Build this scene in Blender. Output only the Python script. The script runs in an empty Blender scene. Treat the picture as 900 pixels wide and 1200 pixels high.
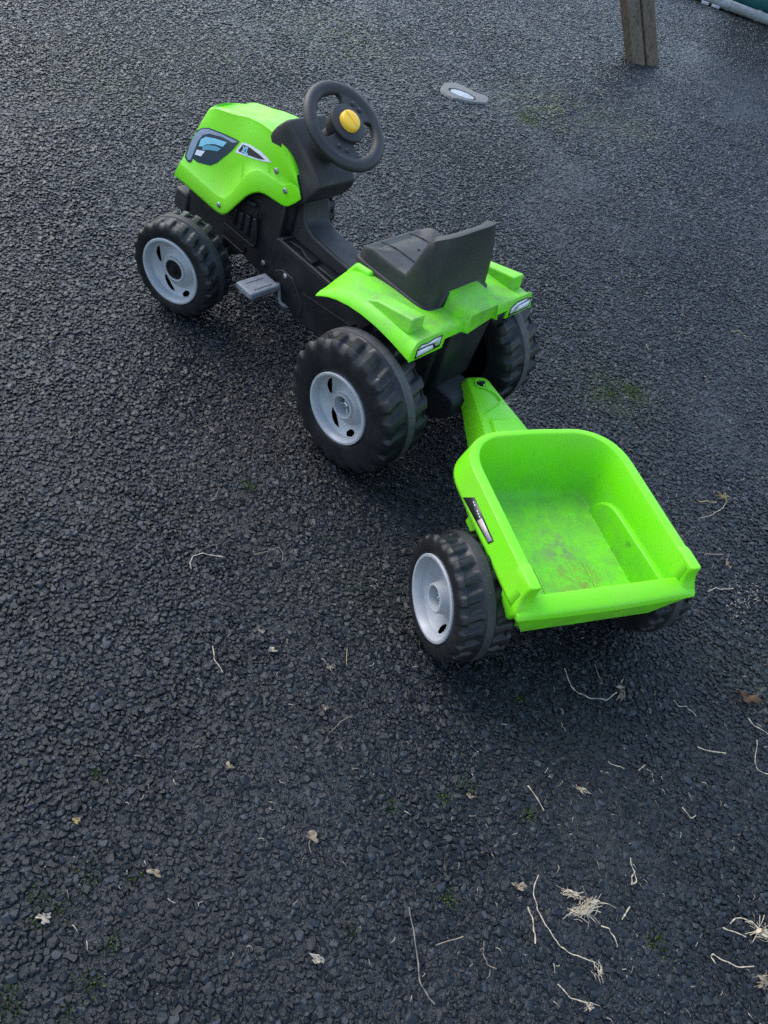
import bpy, bmesh, math, random
import numpy as np
from mathutils import Vector, Matrix
from mathutils.bvhtree import BVHTree
R = math.radians
random.seed(7); rng = np.random.default_rng(11)
S = bpy.context.scene; COL = S.collection

# ------------------------------------------------------------------ camera, sky, sun, exposure
cam_d = bpy.data.cameras.new('camera'); cam = bpy.data.objects.new('camera', cam_d); COL.objects.link(cam)
CX = Vector((.93230969, .26523922, .24585929)); CY = Vector((-.36166094, .68374842, .63378976)); CW = Vector((0, .67980604, -.73339195))
m = Matrix((CX, CY, -CW)).transposed().to_4x4(); m.translation = Vector((0, 0, .97333)); cam.matrix_world = m
cam_d.sensor_fit = 'VERTICAL'; cam_d.sensor_height = 24; cam_d.lens = 898.18 / 1200 * 24
cam_d.clip_start = .01; cam_d.clip_end = 500
S.camera = cam
SUN_EL, SUN_AZ = R(46), R(-62)          # azimuth clockwise from +Y
w = bpy.data.worlds.new('World'); S.world = w; w.use_nodes = True
nt = w.node_tree; bg = nt.nodes['Background']
sky = nt.nodes.new('ShaderNodeTexSky'); sky.sky_type = 'NISHITA'; sky.sun_disc = False
sky.sun_elevation = SUN_EL; sky.sun_rotation = SUN_AZ; sky.air_density = 1.3; sky.dust_density = 1.5; sky.ozone_density = .9
nt.links.new(sky.outputs[0], bg.inputs[0]); bg.inputs[1].default_value = .15
sl = bpy.data.lights.new('sun', 'SUN'); sl.energy = .55; sl.angle = R(28); sl.color = (1, .99, .97)
so = bpy.data.objects.new('sun', sl); COL.objects.link(so)
sd = Vector((math.sin(SUN_AZ) * math.cos(SUN_EL), math.cos(SUN_AZ) * math.cos(SUN_EL), math.sin(SUN_EL)))
so.rotation_euler = sd.to_track_quat('Z', 'Y').to_euler(); so.location = sd * 20
S.cycles.use_denoising = False; S.cycles.use_adaptive_sampling = False; S.cycles.diffuse_bounces = 3; S.cycles.sample_clamp_indirect = 4
S.view_settings.view_transform = 'Standard'; S.view_settings.look = 'None'; S.view_settings.gamma = 1
S.view_settings.exposure = 1.4

# ------------------------------------------------------------------ materials
def mat(name, col, rough=.5, spec=.5, noise=None, bump=None, rough_noise=None, extra=None, metallic=0):
    """noise: list of (scale, lo, hi, colour, use) layers mixed over the base by a noise threshold, in object space"""
    M = bpy.data.materials.new(name); M.use_nodes = True
    t = M.node_tree; N = t.nodes; L = t.links; b = N['Principled BSDF']
    b.inputs['Roughness'].default_value = rough; b.inputs['Specular IOR Level'].default_value = spec
    b.inputs['Metallic'].default_value = metallic
    tc = N.new('ShaderNodeTexCoord'); cur = N.new('ShaderNodeRGB'); cur.outputs[0].default_value = (*col, 1); cur = cur.outputs[0]
    for ly in (noise or []):
        sc, lo, hi, c, amt = ly[:5]
        n = N.new('ShaderNodeTexNoise'); n.inputs['Scale'].default_value = sc; n.inputs['Detail'].default_value = 6; n.inputs['Roughness'].default_value = .65
        if len(ly) > 5:
            mp = N.new('ShaderNodeMapping'); mp.inputs['Scale'].default_value = ly[5]; L.new(tc.outputs['Object'], mp.inputs[0]); L.new(mp.outputs[0], n.inputs['Vector'])
        else: L.new(tc.outputs['Object'], n.inputs['Vector'])
        r = N.new('ShaderNodeMapRange'); r.inputs[1].default_value = lo; r.inputs[2].default_value = hi; r.inputs[4].default_value = amt
        L.new(n.outputs[0], r.inputs[0])
        mx = N.new('ShaderNodeMix'); mx.data_type = 'RGBA'; L.new(r.outputs[0], mx.inputs[0]); L.new(cur, mx.inputs[6]); mx.inputs[7].default_value = (*c, 1); cur = mx.outputs[2]
    if extra: cur = extra(t, tc, cur)
    L.new(cur, b.inputs['Base Color'])
    if rough_noise:
        n = N.new('ShaderNodeTexNoise'); n.inputs['Scale'].default_value = rough_noise[0]; n.inputs['Detail'].default_value = 4; L.new(tc.outputs['Object'], n.inputs['Vector'])
        r = N.new('ShaderNodeMapRange'); r.inputs[1].default_value = .3; r.inputs[2].default_value = .7; r.inputs[3].default_value = rough_noise[1]; r.inputs[4].default_value = rough_noise[2]
        L.new(n.outputs[0], r.inputs[0]); L.new(r.outputs[0], b.inputs['Roughness'])
    if bump:
        n = N.new('ShaderNodeTexNoise'); n.inputs['Scale'].default_value = bump[0]; n.inputs['Detail'].default_value = 5; L.new(tc.outputs['Object'], n.inputs['Vector'])
        bp = N.new('ShaderNodeBump'); bp.inputs['Strength'].default_value = bump[1]; bp.inputs['Distance'].default_value = bump[2]
        L.new(n.outputs[0], bp.inputs['Height']); L.new(bp.outputs[0], b.inputs['Normal'])
    return M

def grime_mask(axis, lo, hi, col, amt, scale):
    """grime lying in a fixed zone of the part (object-space range), broken up by noise"""
    def f(t, tc, cur):
        N, L = t.nodes, t.links
        sp = N.new('ShaderNodeSeparateXYZ'); L.new(tc.outputs['Object'], sp.inputs[0])
        r = N.new('ShaderNodeMapRange'); r.inputs[1].default_value = lo; r.inputs[2].default_value = hi; L.new(sp.outputs[axis], r.inputs[0])
        n = N.new('ShaderNodeTexNoise'); n.inputs['Scale'].default_value = scale; n.inputs['Detail'].default_value = 8; n.inputs['Roughness'].default_value = .7; L.new(tc.outputs['Object'], n.inputs['Vector'])
        r2 = N.new('ShaderNodeMapRange'); r2.inputs[1].default_value = .35; r2.inputs[2].default_value = .7; r2.inputs[4].default_value = amt; L.new(n.outputs[0], r2.inputs[0])
        mu = N.new('ShaderNodeMath'); mu.operation = 'MULTIPLY'; L.new(r.outputs[0], mu.inputs[0]); L.new(r2.outputs[0], mu.inputs[1])
        mx = N.new('ShaderNodeMix'); mx.data_type = 'RGBA'; L.new(mu.outputs[0], mx.inputs[0]); L.new(cur, mx.inputs[6]); mx.inputs[7].default_value = (*col, 1)
        return mx.outputs[2]
    return f

def tub_dirt(t, tc, cur):
    cur = grime_mask(2, .19, .122, (.10, .21, .06), .62, 26)(t, tc, cur)
    N, L = t.nodes, t.links
    # reddish scuffs on the floor, two soft patches broken by fine noise
    for c, rad, col in (((-.02, -.02, .12), .055, (.22, .07, .04)), ((.05, -.01, .12), .05, (.16, .12, .11))):
        v = N.new('ShaderNodeVectorMath'); v.operation = 'DISTANCE'; L.new(tc.outputs['Object'], v.inputs[0]); v.inputs[1].default_value = c
        r = N.new('ShaderNodeMapRange'); r.inputs[1].default_value = rad; r.inputs[2].default_value = rad * .2; L.new(v.outputs['Value'], r.inputs[0])
        n = N.new('ShaderNodeTexNoise'); n.inputs['Scale'].default_value = 70; n.inputs['Detail'].default_value = 8; n.inputs['Roughness'].default_value = .75; L.new(tc.outputs['Object'], n.inputs['Vector'])
        r2 = N.new('ShaderNodeMapRange'); r2.inputs[1].default_value = .46; r2.inputs[2].default_value = .6; r2.inputs[4].default_value = .75; L.new(n.outputs[0], r2.inputs[0])
        mu = N.new('ShaderNodeMath'); mu.operation = 'MULTIPLY'; L.new(r.outputs[0], mu.inputs[0]); L.new(r2.outputs[0], mu.inputs[1])
        mx = N.new('ShaderNodeMix'); mx.data_type = 'RGBA'; L.new(mu.outputs[0], mx.inputs[0]); L.new(cur, mx.inputs[6]); mx.inputs[7].default_value = (*col, 1); cur = mx.outputs[2]
    return cur

GREEN = (.150, .62, .005)
GN = [(9, .45, .75, (.20, .56, .02), .7), (160, .60, .70, (.07, .28, .03), .3), (30, .66, .72, (.05, .11, .03), .55, (1, 3.5, 1)), (55, .66, .72, (.26, .52, .16), .6, (4, 1, 1)), (4, .5, .75, (.21, .50, .05), .5)]
M_green = mat('lime_plastic', GREEN, .42, .4, GN, (350, .12, .0006), (30, .26, .50))
M_green_dirty = mat('lime_plastic_dusty', GREEN, .5, .35, GN, (350, .12, .0006), (30, .35, .62), grime_mask(2, .262, .288, (.15, .27, .085), .85, 34))
M_green_tub = mat('lime_plastic_tub', GREEN, .42, .4, GN, (350, .12, .0006), (30, .34, .55), tub_dirt)
DN = [(14, .45, .75, (.020, .021, .023), .8), (120, .60, .74, (.07, .07, .07), .35), (55, .66, .76, (.11, .105, .10), .45, (1, 4, 1))]
M_dark = mat('charcoal_plastic', (.008, .0086, .010), .42, .32, DN, (420, .2, .0006), (25, .36, .6))
M_seat = mat('grey_seat_plastic', (.016, .0165, .019), .44, .38, [(7, .42, .68, (.040, .037, .033), .8)] + DN, (700, .35, .0008), (25, .42, .62))
M_black = mat('black_recess', (.006, .006, .007), .8, .2, [(30, .4, .7, (.012, .012, .012), .6)])
M_tyre = mat('moulded_tyre_plastic', (.0075, .0082, .010), .40, .34, [(18, .45, .75, (.018, .019, .021), .8), (140, .58, .74, (.06, .06, .06), .4)], (300, .25, .0007), (22, .34, .58))
M_ridge = mat('worn_tyre_ridge', (.062, .064, .066), .7, .4, [(60, .42, .70, (.03, .026, .028), .8), (200, .55, .7, (.11, .11, .105), .5)], (400, .3, .0008))
M_ridge2 = mat('tyre_centre_band', (.016, .017, .019), .6, .4, [(60, .4, .65, (.028, .029, .03), .8), (200, .58, .7, (.09, .09, .085), .5)], (400, .3, .0008))
M_rim = mat('grey_rim_plastic', (.31, .325, .35), .38, .5, [(20, .4, .75, (.22, .23, .245), .7), (140, .6, .72, (.08, .12, .12), .35)], (300, .1, .0005), (25, .3, .5))
M_pedal = mat('pedal_grey_plastic', (.19, .20, .22), .5, .4, [(60, .45, .7, (.10, .13, .135), .7), (180, .58, .7, (.08, .08, .08), .6)], (300, .3, .001))
M_yellow = mat('yellow_cap_plastic', (.80, .46, .03), .4, .4, [(60, .5, .75, (.62, .36, .04), .6)])
M_steel = mat('zinc_screw', (.42, .43, .44), .35, .5, [(90, .5, .7, (.18, .17, .16), .6)], metallic=.8)
def flat(name, c, rough=.35): return mat(name, c, rough, .5, [(90, .5, .75, tuple(v * .8 for v in c), .5)])
M_st_navy = flat('sticker_navy', (.010, .032, .048)); M_st_grey = flat('sticker_blue_grey', (.20, .26, .36)); M_st_lblue = flat('sticker_light_blue', (.20, .48, .62))
M_st_white = flat('sticker_white', (.62, .64, .70)); M_st_black = flat('sticker_black', (.012, .013, .015)); M_st_blue = flat('sticker_mid_blue', (.10, .28, .40))

# ------------------------------------------------------------------ mesh helpers
def finish(me, ang=35):
    me.polygons.foreach_set('use_smooth', [True] * len(me.polygons))
    if ang is not None: me.set_sharp_from_angle(angle=R(ang))
    me.update()
def obj(name, verts, faces, m_, parent=None, ang=35, bevel=None, seg=2, solid=None, loc=None, rot=None, sub=0, mids=None):
    me = bpy.data.meshes.new(name); me.from_pydata([tuple(v) for v in verts], [], [tuple(f) for f in faces]); 
    bm = bmesh.new(); bm.from_mesh(me); bmesh.ops.recalc_face_normals(bm, faces=bm.faces[:]) if solid is None else None; bm.to_mesh(me); bm.free()
    for mm in (m_ if isinstance(m_, (list, tuple)) else [m_]): me.materials.append(mm)
    if mids is not None: me.polygons.foreach_set('material_index', mids)
    finish(me, ang)
    o = bpy.data.objects.new(name, me); COL.objects.link(o)
    if parent: o.parent = parent
    if loc is not None: o.location = loc
    if rot is not None: o.rotation_euler = rot
    if solid:
        s = o.modifiers.new('thick', 'SOLIDIFY'); s.thickness = solid; s.offset = -1
    if bevel:
        b = o.modifiers.new('round', 'BEVEL'); b.width = bevel; b.segments = seg; b.limit_method = 'ANGLE'; b.angle_limit = R(32); b.harden_normals = False
    if sub:
        s = o.modifiers.new('smooth', 'SUBSURF'); s.levels = sub; s.render_levels = sub
    return o
def empty(name, loc=(0, 0, 0), rz=0, parent=None):
    o = bpy.data.objects.new(name, None); COL.objects.link(o); o.location = loc; o.rotation_euler = (0, 0, rz); o.empty_display_size = .05
    if parent: o.parent = parent
    return o
def tag(o, label, cat, group=None, kind=None):
    o['label'] = label; o['category'] = cat
    if group: o['group'] = group
    if kind: o['kind'] = kind
    return o
def prism(profile, wid, y0=None):
    """profile: (x,z) outline; wid: half width number or f(x,z); y0: other side (default mirrored)"""
    f = wid if callable(wid) else (lambda x, z: wid)
    n = len(profile); V = [(x, f(x, z), z) for x, z in profile] + [(x, (-f(x, z) if y0 is None else y0), z) for x, z in profile]
    F = [list(range(n)), list(range(2 * n - 1, n - 1, -1))] + [(i, (i + 1) % n, n + (i + 1) % n, n + i) for i in range(n)]
    return V, F
def loft(rings, cap=True, closed=True):
    n = len(rings[0]); V = [p for r in rings for p in r]; F = []
    for k in range(len(rings) - 1):
        for i in range(n if closed else n - 1):
            j = (i + 1) % n; F.append((k * n + i, k * n + j, (k + 1) * n + j, (k + 1) * n + i))
    if cap: F += [list(range(n))[::-1], [(len(rings) - 1) * n + i for i in range(n)]]
    return V, F
def box(x0, x1, y0, y1, z0, z1):
    return prism([(x0, z0), (x1, z0), (x1, z1), (x0, z1)], lambda x, z: y1, y0)
def lathe(prof, n=64, phase=0, axis='Y'):
    """prof: (a, r) along the axis"""
    rings = []
    for a, r in prof:
        rings.append([(r * math.cos(2 * math.pi * i / n + phase), a, r * math.sin(2 * math.pi * i / n + phase)) if axis == 'Y' else (r * math.cos(2 * math.pi * i / n + phase), r * math.sin(2 * math.pi * i / n + phase), a) for i in range(n)])
    return rings
def tube(pts, r, n=8):
    pts = [Vector(p) for p in pts]; rings = []; rr = r if isinstance(r, (list, tuple)) else [r] * len(pts)
    for i, p in enumerate(pts):
        d = (pts[min(i + 1, len(pts) - 1)] - pts[max(i - 1, 0)]).normalized()
        u = d.cross(Vector((.13, .2, 1))); u.normalize(); v = d.cross(u)
        rings.append([p + (u * math.cos(2 * math.pi * k / n) + v * math.sin(2 * math.pi * k / n)) * rr[i] for k in range(n)])
    return loft(rings)
def spline(P, k=6):
    P = [np.array(p, float) for p in P]; out = []
    for i in range(len(P) - 1):
        a, b, c, d = P[max(i - 1, 0)], P[i], P[i + 1], P[min(i + 2, len(P) - 1)]
        for j in range(k):
            t = j / k; out.append(.5 * (2 * b + (c - a) * t + (2 * a - 5 * b + 4 * c - d) * t * t + (3 * b - a - 3 * c + d) * t ** 3))
    out.append(P[-1]); return out
def join(*vf):
    V = []; F = []
    for v, f in vf:
        k = len(V); V += list(v); F += [[i + k for i in q] for q in f]
    return V, F
def sst(a, b, x):
    t = min(1, max(0, (x - a) / (b - a))); return t * t * (3 - 2 * t)
# ------------------------------------------------------------------ wheels
def tyre_mesh(Rr, wd, rim, lugs, rib, depth):
    n = lugs * 14; h = wd / 2; sh = (Rr - rim)
    prof = [(h - .012, rim - .002, 0, 0), (h - .004, rim + .001, 0, 0), (h - .0015, rim + sh * .06, 0, 0), (h, rim + sh * .22, 0, 0), (h - .0002, rim + sh * .45, 0, 0), (h - .0010, rim + sh * .64, 0, .0), (h - .0018, rim + sh * .76, .30, 1), (h - .0040, rim + sh * .875, .8, 1), (h - .0085, rim + sh * .945, 1, 1)]
    for k in range(6):
        u = k / 5; prof.append((h - .0135 - (h - .0135 - rib - .003) * u, Rr - .0035 + .001 * u, 1 - .35 * u * u if u < .95 else 0, 1))
    prof += [(rib + .001, Rr - .0015, 0, 0), (rib, Rr, 0, 0), (rib * .3, Rr + .0006, 0, 0)]
    left = prof; right = [(-a, r, d, s) for a, r, d, s in prof[::-1]]
    P = left + right; V = []
    ky = len(P)
    for (a, r, d, s) in P:
        side = 1 if a > 0 else -1
        for i in range(n):
            th = 2 * math.pi * i / n
            u = 1 - max(0, min(1, (h - abs(a)) / (h - rib)))
            ph = (i / 14 + (.32 * (1 - u) * 1.2 if side > 0 else .5 - .3 * (1 - u))) % 1
            pk = sst(.40, .52, ph) * (1 - sst(.84, .99, ph))
            q = depth * d * pk
            rr = r - q * (1 if abs(a) < h - .01 else .6); aa = a - side * q * (.75 if abs(a) > h - .012 else 0)
            V.append((rr * math.cos(th), aa, rr * math.sin(th)))
    F = []; mids = []
    for k in range(ky - 1):
        for i in range(n):
            j = (i + 1) % n; F.append((k * n + i, k * n + j, (k + 1) * n + j, (k + 1) * n + i))
            mids.append(1 if abs(P[k][0]) <= rib + .0005 and abs(P[k + 1][0]) <= rib + .0005 else 0)
    return V, F, mids
def rim_mesh(rim, hub, h, dish, boss, slots, n=300):
    """dished rim with lens-shaped slots cut through and a hollow hub boss. outer face at +y = h"""
    prof = [(h - .016, rim - .0005), (h + .0005, rim + .001), (h + .0018, rim), (h + .0018, rim - .0035), (h - .0005, rim - .0055), (h - .012, rim - .0075)]
    r0, r1 = rim - .0085, hub + .007
    for k in range(37):
        u = k / 36; prof.append((h - .015 - (dish - .015) * math.sin(u * math.pi * .5) + (dish * .42) * max(0, u - .55) / .45, r0 + (r1 - r0) * u))
    yb = h - dish + boss
    prof += [(yb - .004, hub + .004), (yb, hub + .003), (yb + .0008, hub + .0012), (yb, hub - .0012), (yb - .022, hub - .003)]
    V = []; F = []
    for a, r in prof:
        for i in range(n): th = 2 * math.pi * i / n; V.append((r * math.cos(th), a, r * math.sin(th)))
    for k in range(len(prof) - 1):
        for i in range(n):
            j = (i + 1) % n; th = 2 * math.pi * (i + .5) / n; r = (prof[k][1] + prof[k + 1][1]) / 2
            cut = False
            if 6 <= k < 42:
                for (tc, rc, hw, hh, sk) in slots:
                    dt = (th - tc + math.pi) % (2 * math.pi) - math.pi
                    a_ = dt / hw; b_ = ((r - r1) / (r0 - r1) - rc - sk * dt) / hh
                    if a_ * a_ + abs(b_) ** 1.5 < 1: cut = True
            if not cut: F.append((k * n + i, k * n + j, (k + 1) * n + j, (k + 1) * n + i))
    return V, F
def make_wheel(parent, pos, Rr, wd, rimr, side, kind, lugs, steer=0, spin=0):
    wr = empty('wheel', pos, (0 if side > 0 else math.pi) + steer, parent); h = wd / 2
    V, F, mids = tyre_mesh(Rr, wd, rimr, lugs, .0085 if kind == 'rear' else .0065, .0062 if kind == 'rear' else .0052)
    obj('tyre', V, F, [M_tyre, M_ridge if kind == 'rear' else M_ridge2], wr, 40, mids=mids, rot=(0, spin, 0))
    if kind == 'trailer': sl_ = [(R(235), .80, .13, .22, 0), (R(60), .6, .10, .3, 0)]
    else: sl_ = [(R(88), .84, .20, .20, 0), (R(236), .84, .20, .20, 0), (R(12), .66, .40, .13, .45), (R(292), .66, .40, .13, -.45)]
    hub = {'rear': .0195, 'front': .0205, 'trailer': .019}[kind]; dish = {'rear': .030, 'front': .026, 'trailer': .034}[kind]; boss = {'rear': .018, 'front': .015, 'trailer': .030}[kind]
    V, F = rim_mesh(rimr, hub, h, dish, boss, sl_)
    obj('rim', V, F, M_rim, wr, 40)
    V, F = loft(lathe([(h - dish - .016, rimr - .004), (h - dish - .020, rimr - .004)], 48)); obj('inner_disc', V, F, M_black, wr, 30)
    yb = h - dish + boss
    if kind == 'front':
        V, F = loft(lathe([(yb - .012, hub - .002), (yb - .002, hub - .002), (yb + .0008, hub - .004), (yb - .002, hub - .0075), (yb - .002, .0075), (yb + .004, .0065), (yb + .0055, .005)], 40)); obj('hub_cap', V, F, M_black, wr, 35)
    else:
        # cross ribs inside the hollow hub, with the axle end and its clip
        a = box(-.0022, .0022, yb - .021, yb - .010, -hub + .003, hub - .003); b = box(-hub + .003, hub - .003, yb - .021, yb - .012, -.0022, .0022)
        V, F = join(a, b); obj('hub_rib', V, F, M_rim, wr, 30, rot=(0, .5, 0))
        ae = .006 if kind == 'rear' else .0032
        V, F = loft(lathe([(yb - .02, ae), (yb - .008, ae), (yb - .006, ae * .7)], 20)); obj('axle_end', V, F, M_steel if kind == 'rear' else M_rim, wr, 35)
        V, F = loft(lathe([(yb - .0205, hub - .001), (yb - .023, hub - .001)], 32)); obj('hub_floor', V, F, M_black, wr, 30)
    return wr

# ------------------------------------------------------------------ ride-on toy tractor (x forward, y left)
T = empty('toy_tractor', (-.0293, 1.1601, 0), 2.6349)
tag(T, 'lime green and charcoal child ride-on pedal tractor with a yellow button on its steering wheel', 'toy tractor')
HB = [((.657, .163), (.608, .046, .312)), ((.60, .162), (.585, .048, .325)), ((.55, .161), (.56, .048, .332)), ((.515, .161), (.54, .047, .337)), ((.492, .170), (.525, .046, .341)), ((.465, .204), (.51, .045, .346)), ((.443, .234), (.50, .044, .349)),
      ((.421, .252), (.48, .044, .353)), ((.402, .257), (.46, .0445, .356)), ((.378, .256), (.432, .046, .357)), ((.357, .257), (.402, .049, .353)), ((.340, .271), (.370, .0515, .341)), ((.325, .288), (.346, .053, .322))]
def resample(L, k):
    A = [np.array([*b, *t]) for b, t in L]; s = spline(A, k); return [((p[0], p[1]), (p[2], p[3], p[4])) for p in s]
HC = resample(HB, 4)
def hood_col(b, t):
    bx, bz = b; tx, ty, tz = t; yb = .0785 - .0235 * sst(.50, .33, bx)
    lf = .25 + .75 * sst(.335, .40, bx); rows = []; L = max(.02, tz - bz); cz = min(.45, .033 / L)
    for v, dy in ((0, .0020 * lf), (.03, .0028 * lf), (cz - .02, .0027 * lf), (cz, .0018 * lf), (cz + .012, 0), (.5, .001), (.7, .0018), (.85, .0012), (.94, .0)):
        # straight lean from lip to crest with a soft round over at the crest
        y = yb + (ty - yb) * (v ** 1.25) + dy
        rows.append((bx + (tx - bx) * v, y, bz + L * v))
    rows.append((tx, ty, tz)); rows.append((tx - .001, ty - .007, tz + .0025))
    return rows
cols = [hood_col(b, t) for b, t in HC]
NT = 38                                                        # columns that carry the top sheet (the rest flank the console)
V = []; F = []; nr = len(cols[0])
for c in cols: V += c
nc = len(cols)
for k in range(nc - 1):
    for i in range(nr - 1): F.append((k * nr + i, k * nr + i + 1, (k + 1) * nr + i + 1, (k + 1) * nr + i))
off = len(V); V += [(x, -y, z) for x, y, z in V]; F += [tuple(i + off for i in q[::-1]) for q in F]
# top: across from crest to crest, slightly dished
top0 = len(V); TW = 7
for k in range(NT):
    x, y, z = cols[k][-1]
    for j in range(1, TW): s = 1 - 2 * j / TW; V.append((x - .0, y * s, z - .006 * (1 - s * s) * (1 - .8 * k / NT)))
for k in range(NT - 1):
    for j in range(TW):
        def vid(kk, jj): return kk * nr + nr - 1 if jj == 0 else (off + kk * nr + nr - 1 if jj == TW else top0 + kk * (TW - 1) + jj - 1)
        F.append((vid(k, j), vid(k, j + 1), vid(k + 1, j + 1), vid(k + 1, j)))
# nose: closes the front between the two sides
n0 = len(V)
for i in range(nr):
    x, y, z = cols[0][i]
    for j in range(1, TW): s = 1 - 2 * j / TW; V.append((x + .016 * (1 - s * s), y * s, z - (.006 * (1 - s * s) if i == nr - 1 else 0)))
def nv(i, j): return i if j == 0 else (off + i if j == TW else n0 + i * (TW - 1) + j - 1)
for i in range(nr - 1):
    for j in range(TW): F.append((nv(i, j), nv(i + 1, j), nv(i + 1, j + 1), nv(i, j + 1)))
for j in range(TW):
    a, b = vid(0, j), vid(0, j + 1); F.append((nv(nr - 1, j), a, b, nv(nr - 1, j + 1))) if nv(nr - 1, j) != a or nv(nr - 1, j + 1) != b else None
hood = obj('hood', V, F, M_green, T, 50)
bm = bmesh.new(); bm.from_mesh(hood.data); bmesh.ops.remove_doubles(bm, verts=bm.verts, dist=.0004); bmesh.ops.recalc_face_normals(bm, faces=bm.faces[:])
HT = BVHTree.FromBMesh(bm); bm.to_mesh(hood.data); bm.free(); finish(hood.data, 50)
s_ = hood.modifiers.new('thick', 'SOLIDIFY'); s_.thickness = .003; s_.offset = -1
def hood_y(x, z):
    h = HT.ray_cast(Vector((x, .5, z)), Vector((0, -1, 0)))
    return h[0].y if h[0] else .06
def decal(name, poly, m_, lift, parent=hood, fy=hood_y, flip=1, grid=.004):
    """a thin printed patch that follows the panel: outline filled, subdivided and wrapped on it"""
    bm = bmesh.new(); vs = [bm.verts.new((x, 0, z)) for x, z in poly]
    f = bm.faces.new(vs); bmesh.ops.triangulate(bm, faces=[f], ngon_method='EAR_CLIP')
    for _ in range(3):
        es = [e for e in bm.edges if e.calc_length() > grid]
        if not es: break
        bmesh.ops.subdivide_edges(bm, edges=es, cuts=1); bmesh.ops.triangulate(bm, faces=bm.faces[:])
    for v in bm.verts: v.co.y = flip * (fy(v.co.x, v.co.z) + lift)
    for f in bm.faces:
        f.normal_update()
        if f.normal.y * flip < 0: f.normal_flip()
    me = bpy.data.meshes.new(name); bm.to_mesh(me); bm.free(); me.materials.append(m_); finish(me, None)
    o = bpy.data.objects.new(name, me); COL.objects.link(o); o.parent = parent; return o
D_out = [(.638,.209),(.626,.205),(.616,.209),(.614,.218),(.596,.219),(.561,.231),(.545,.244),(.529,.275),(.514,.282),(.499,.307),(.508,.306),(.551,.298),(.589,.289),(.609,.279),(.627,.263),(.635,.236)]
D_grey = [(.634,.213),(.626,.209),(.618,.214),(.615,.239),(.609,.254),(.6,.27),(.583,.281),(.548,.292),(.517,.296),(.503,.304),(.55,.296),(.588,.287),(.606,.279),(.621,.264),(.63,.238)]
D_lb = [(.604,.247),(.602,.261),(.59,.272),(.565,.281),(.531,.29),(.538,.278),(.561,.272),(.583,.261),(.593,.252)]
D_sk = [(.592,.246),(.591,.254),(.578,.262),(.556,.271),(.542,.273),(.548,.265),(.571,.256)]
D_wh = [(.61,.228),(.607,.239),(.583,.248),(.591,.234)]
D_xl = [(.504,.285),(.492,.309),(.471,.315),(.44,.317),(.411,.312),(.432,.304)]
D_xi = [(.496,.291),(.488,.307),(.469,.311),(.442,.311),(.427,.309),(.441,.304)]
def xl_text(flip):
    # letters X and L as thin strokes on the black flash
    def stroke(a, b, wdt=.0032):
        d = Vector((b[0] - a[0], b[1] - a[1])); p = Vector((-d.y, d.x)).normalized() * wdt / 2
        return [(a[0] + p.x, a[1] + p.y), (b[0] + p.x, b[1] + p.y), (b[0] - p.x, b[1] - p.y), (a[0] - p.x, a[1] - p.y)]
    # reading direction runs towards the seat on this side; baseline direction e, up direction u
    e = Vector((-.0105, .0022)); u = Vector((-.0005, .0125)); o = Vector((.4865, .2935))
    if flip < 0: o = o + e * 2.1; e = -e
    def P(a, b): q = o + e * a + u * b; return (q.x, q.y)
    for a, b in ((P(.1, 0), P(.85, 1)), (P(.1, 1), P(.85, 0)), (P(1.15, 1.05), P(1.15, 0)), (P(1.05, .1), P(1.75, .1))):
        decal('sticker_letter', stroke(a, b), M_st_lblue, .0016, flip=flip)
for fl in (1, -1):
    st = decal('side_sticker', D_out, M_st_navy, .0005, flip=fl)
    decal('sticker_band', D_grey, M_st_grey, .0009, flip=fl)
    decal('sticker_flash', D_lb, M_st_lblue, .0010, flip=fl); decal('sticker_flash', D_sk, M_st_blue, .0013, flip=fl); decal('sticker_flash', D_wh, M_st_white, .0010, flip=fl)
    decal('size_sticker', D_xl, M_st_white, .0005, flip=fl); decal('sticker_field', D_xi, M_st_black, .0010, flip=fl)
    xl_text(fl)
    for x, z in ((.396, .304), (.365, .283), (.513, .178)):
        y = hood_y(x, z); V, F = loft(lathe([(y - .002, .0056), (y + .0012, .0056), (y + .0022, .0042), (y + .0023, .0018), (y + .0010, .0016)], 20))
        obj('screw', [(a + x, fl * b, c + z) for a, b, c in V], F, M_steel, hood, 40)

# engine block and lower chassis
eng = [(.632, .075), (.640, .120), (.630, .175), (.60, .25), (.52, .30), (.42, .325), (.385, .31), (.366, .26), (.36, .18), (.36, .08), (.40, .092), (.45, .098), (.55, .075)]
V, F = prism(eng, lambda x, z: .060 - .026 * sst(.235, .30, z)); engine = obj('engine_block', V, F, M_dark, T, 35, bevel=.005)
low = [(.375, .085), (.365, .19), (.345, .200), (.345, .189), (.20, .1865), (.175, .19), (.155, .262), (.05, .272), (-.045, .270), (-.048, .245), (-.046, .135), (-.03, .118), (.02, .095), (.10, .078), (.20, .066), (.29, .064), (.315, .085)]
V, F = prism(low, .062); chassis = obj('chassis', V, F, M_dark, T, 35, bevel=.005)
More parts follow.
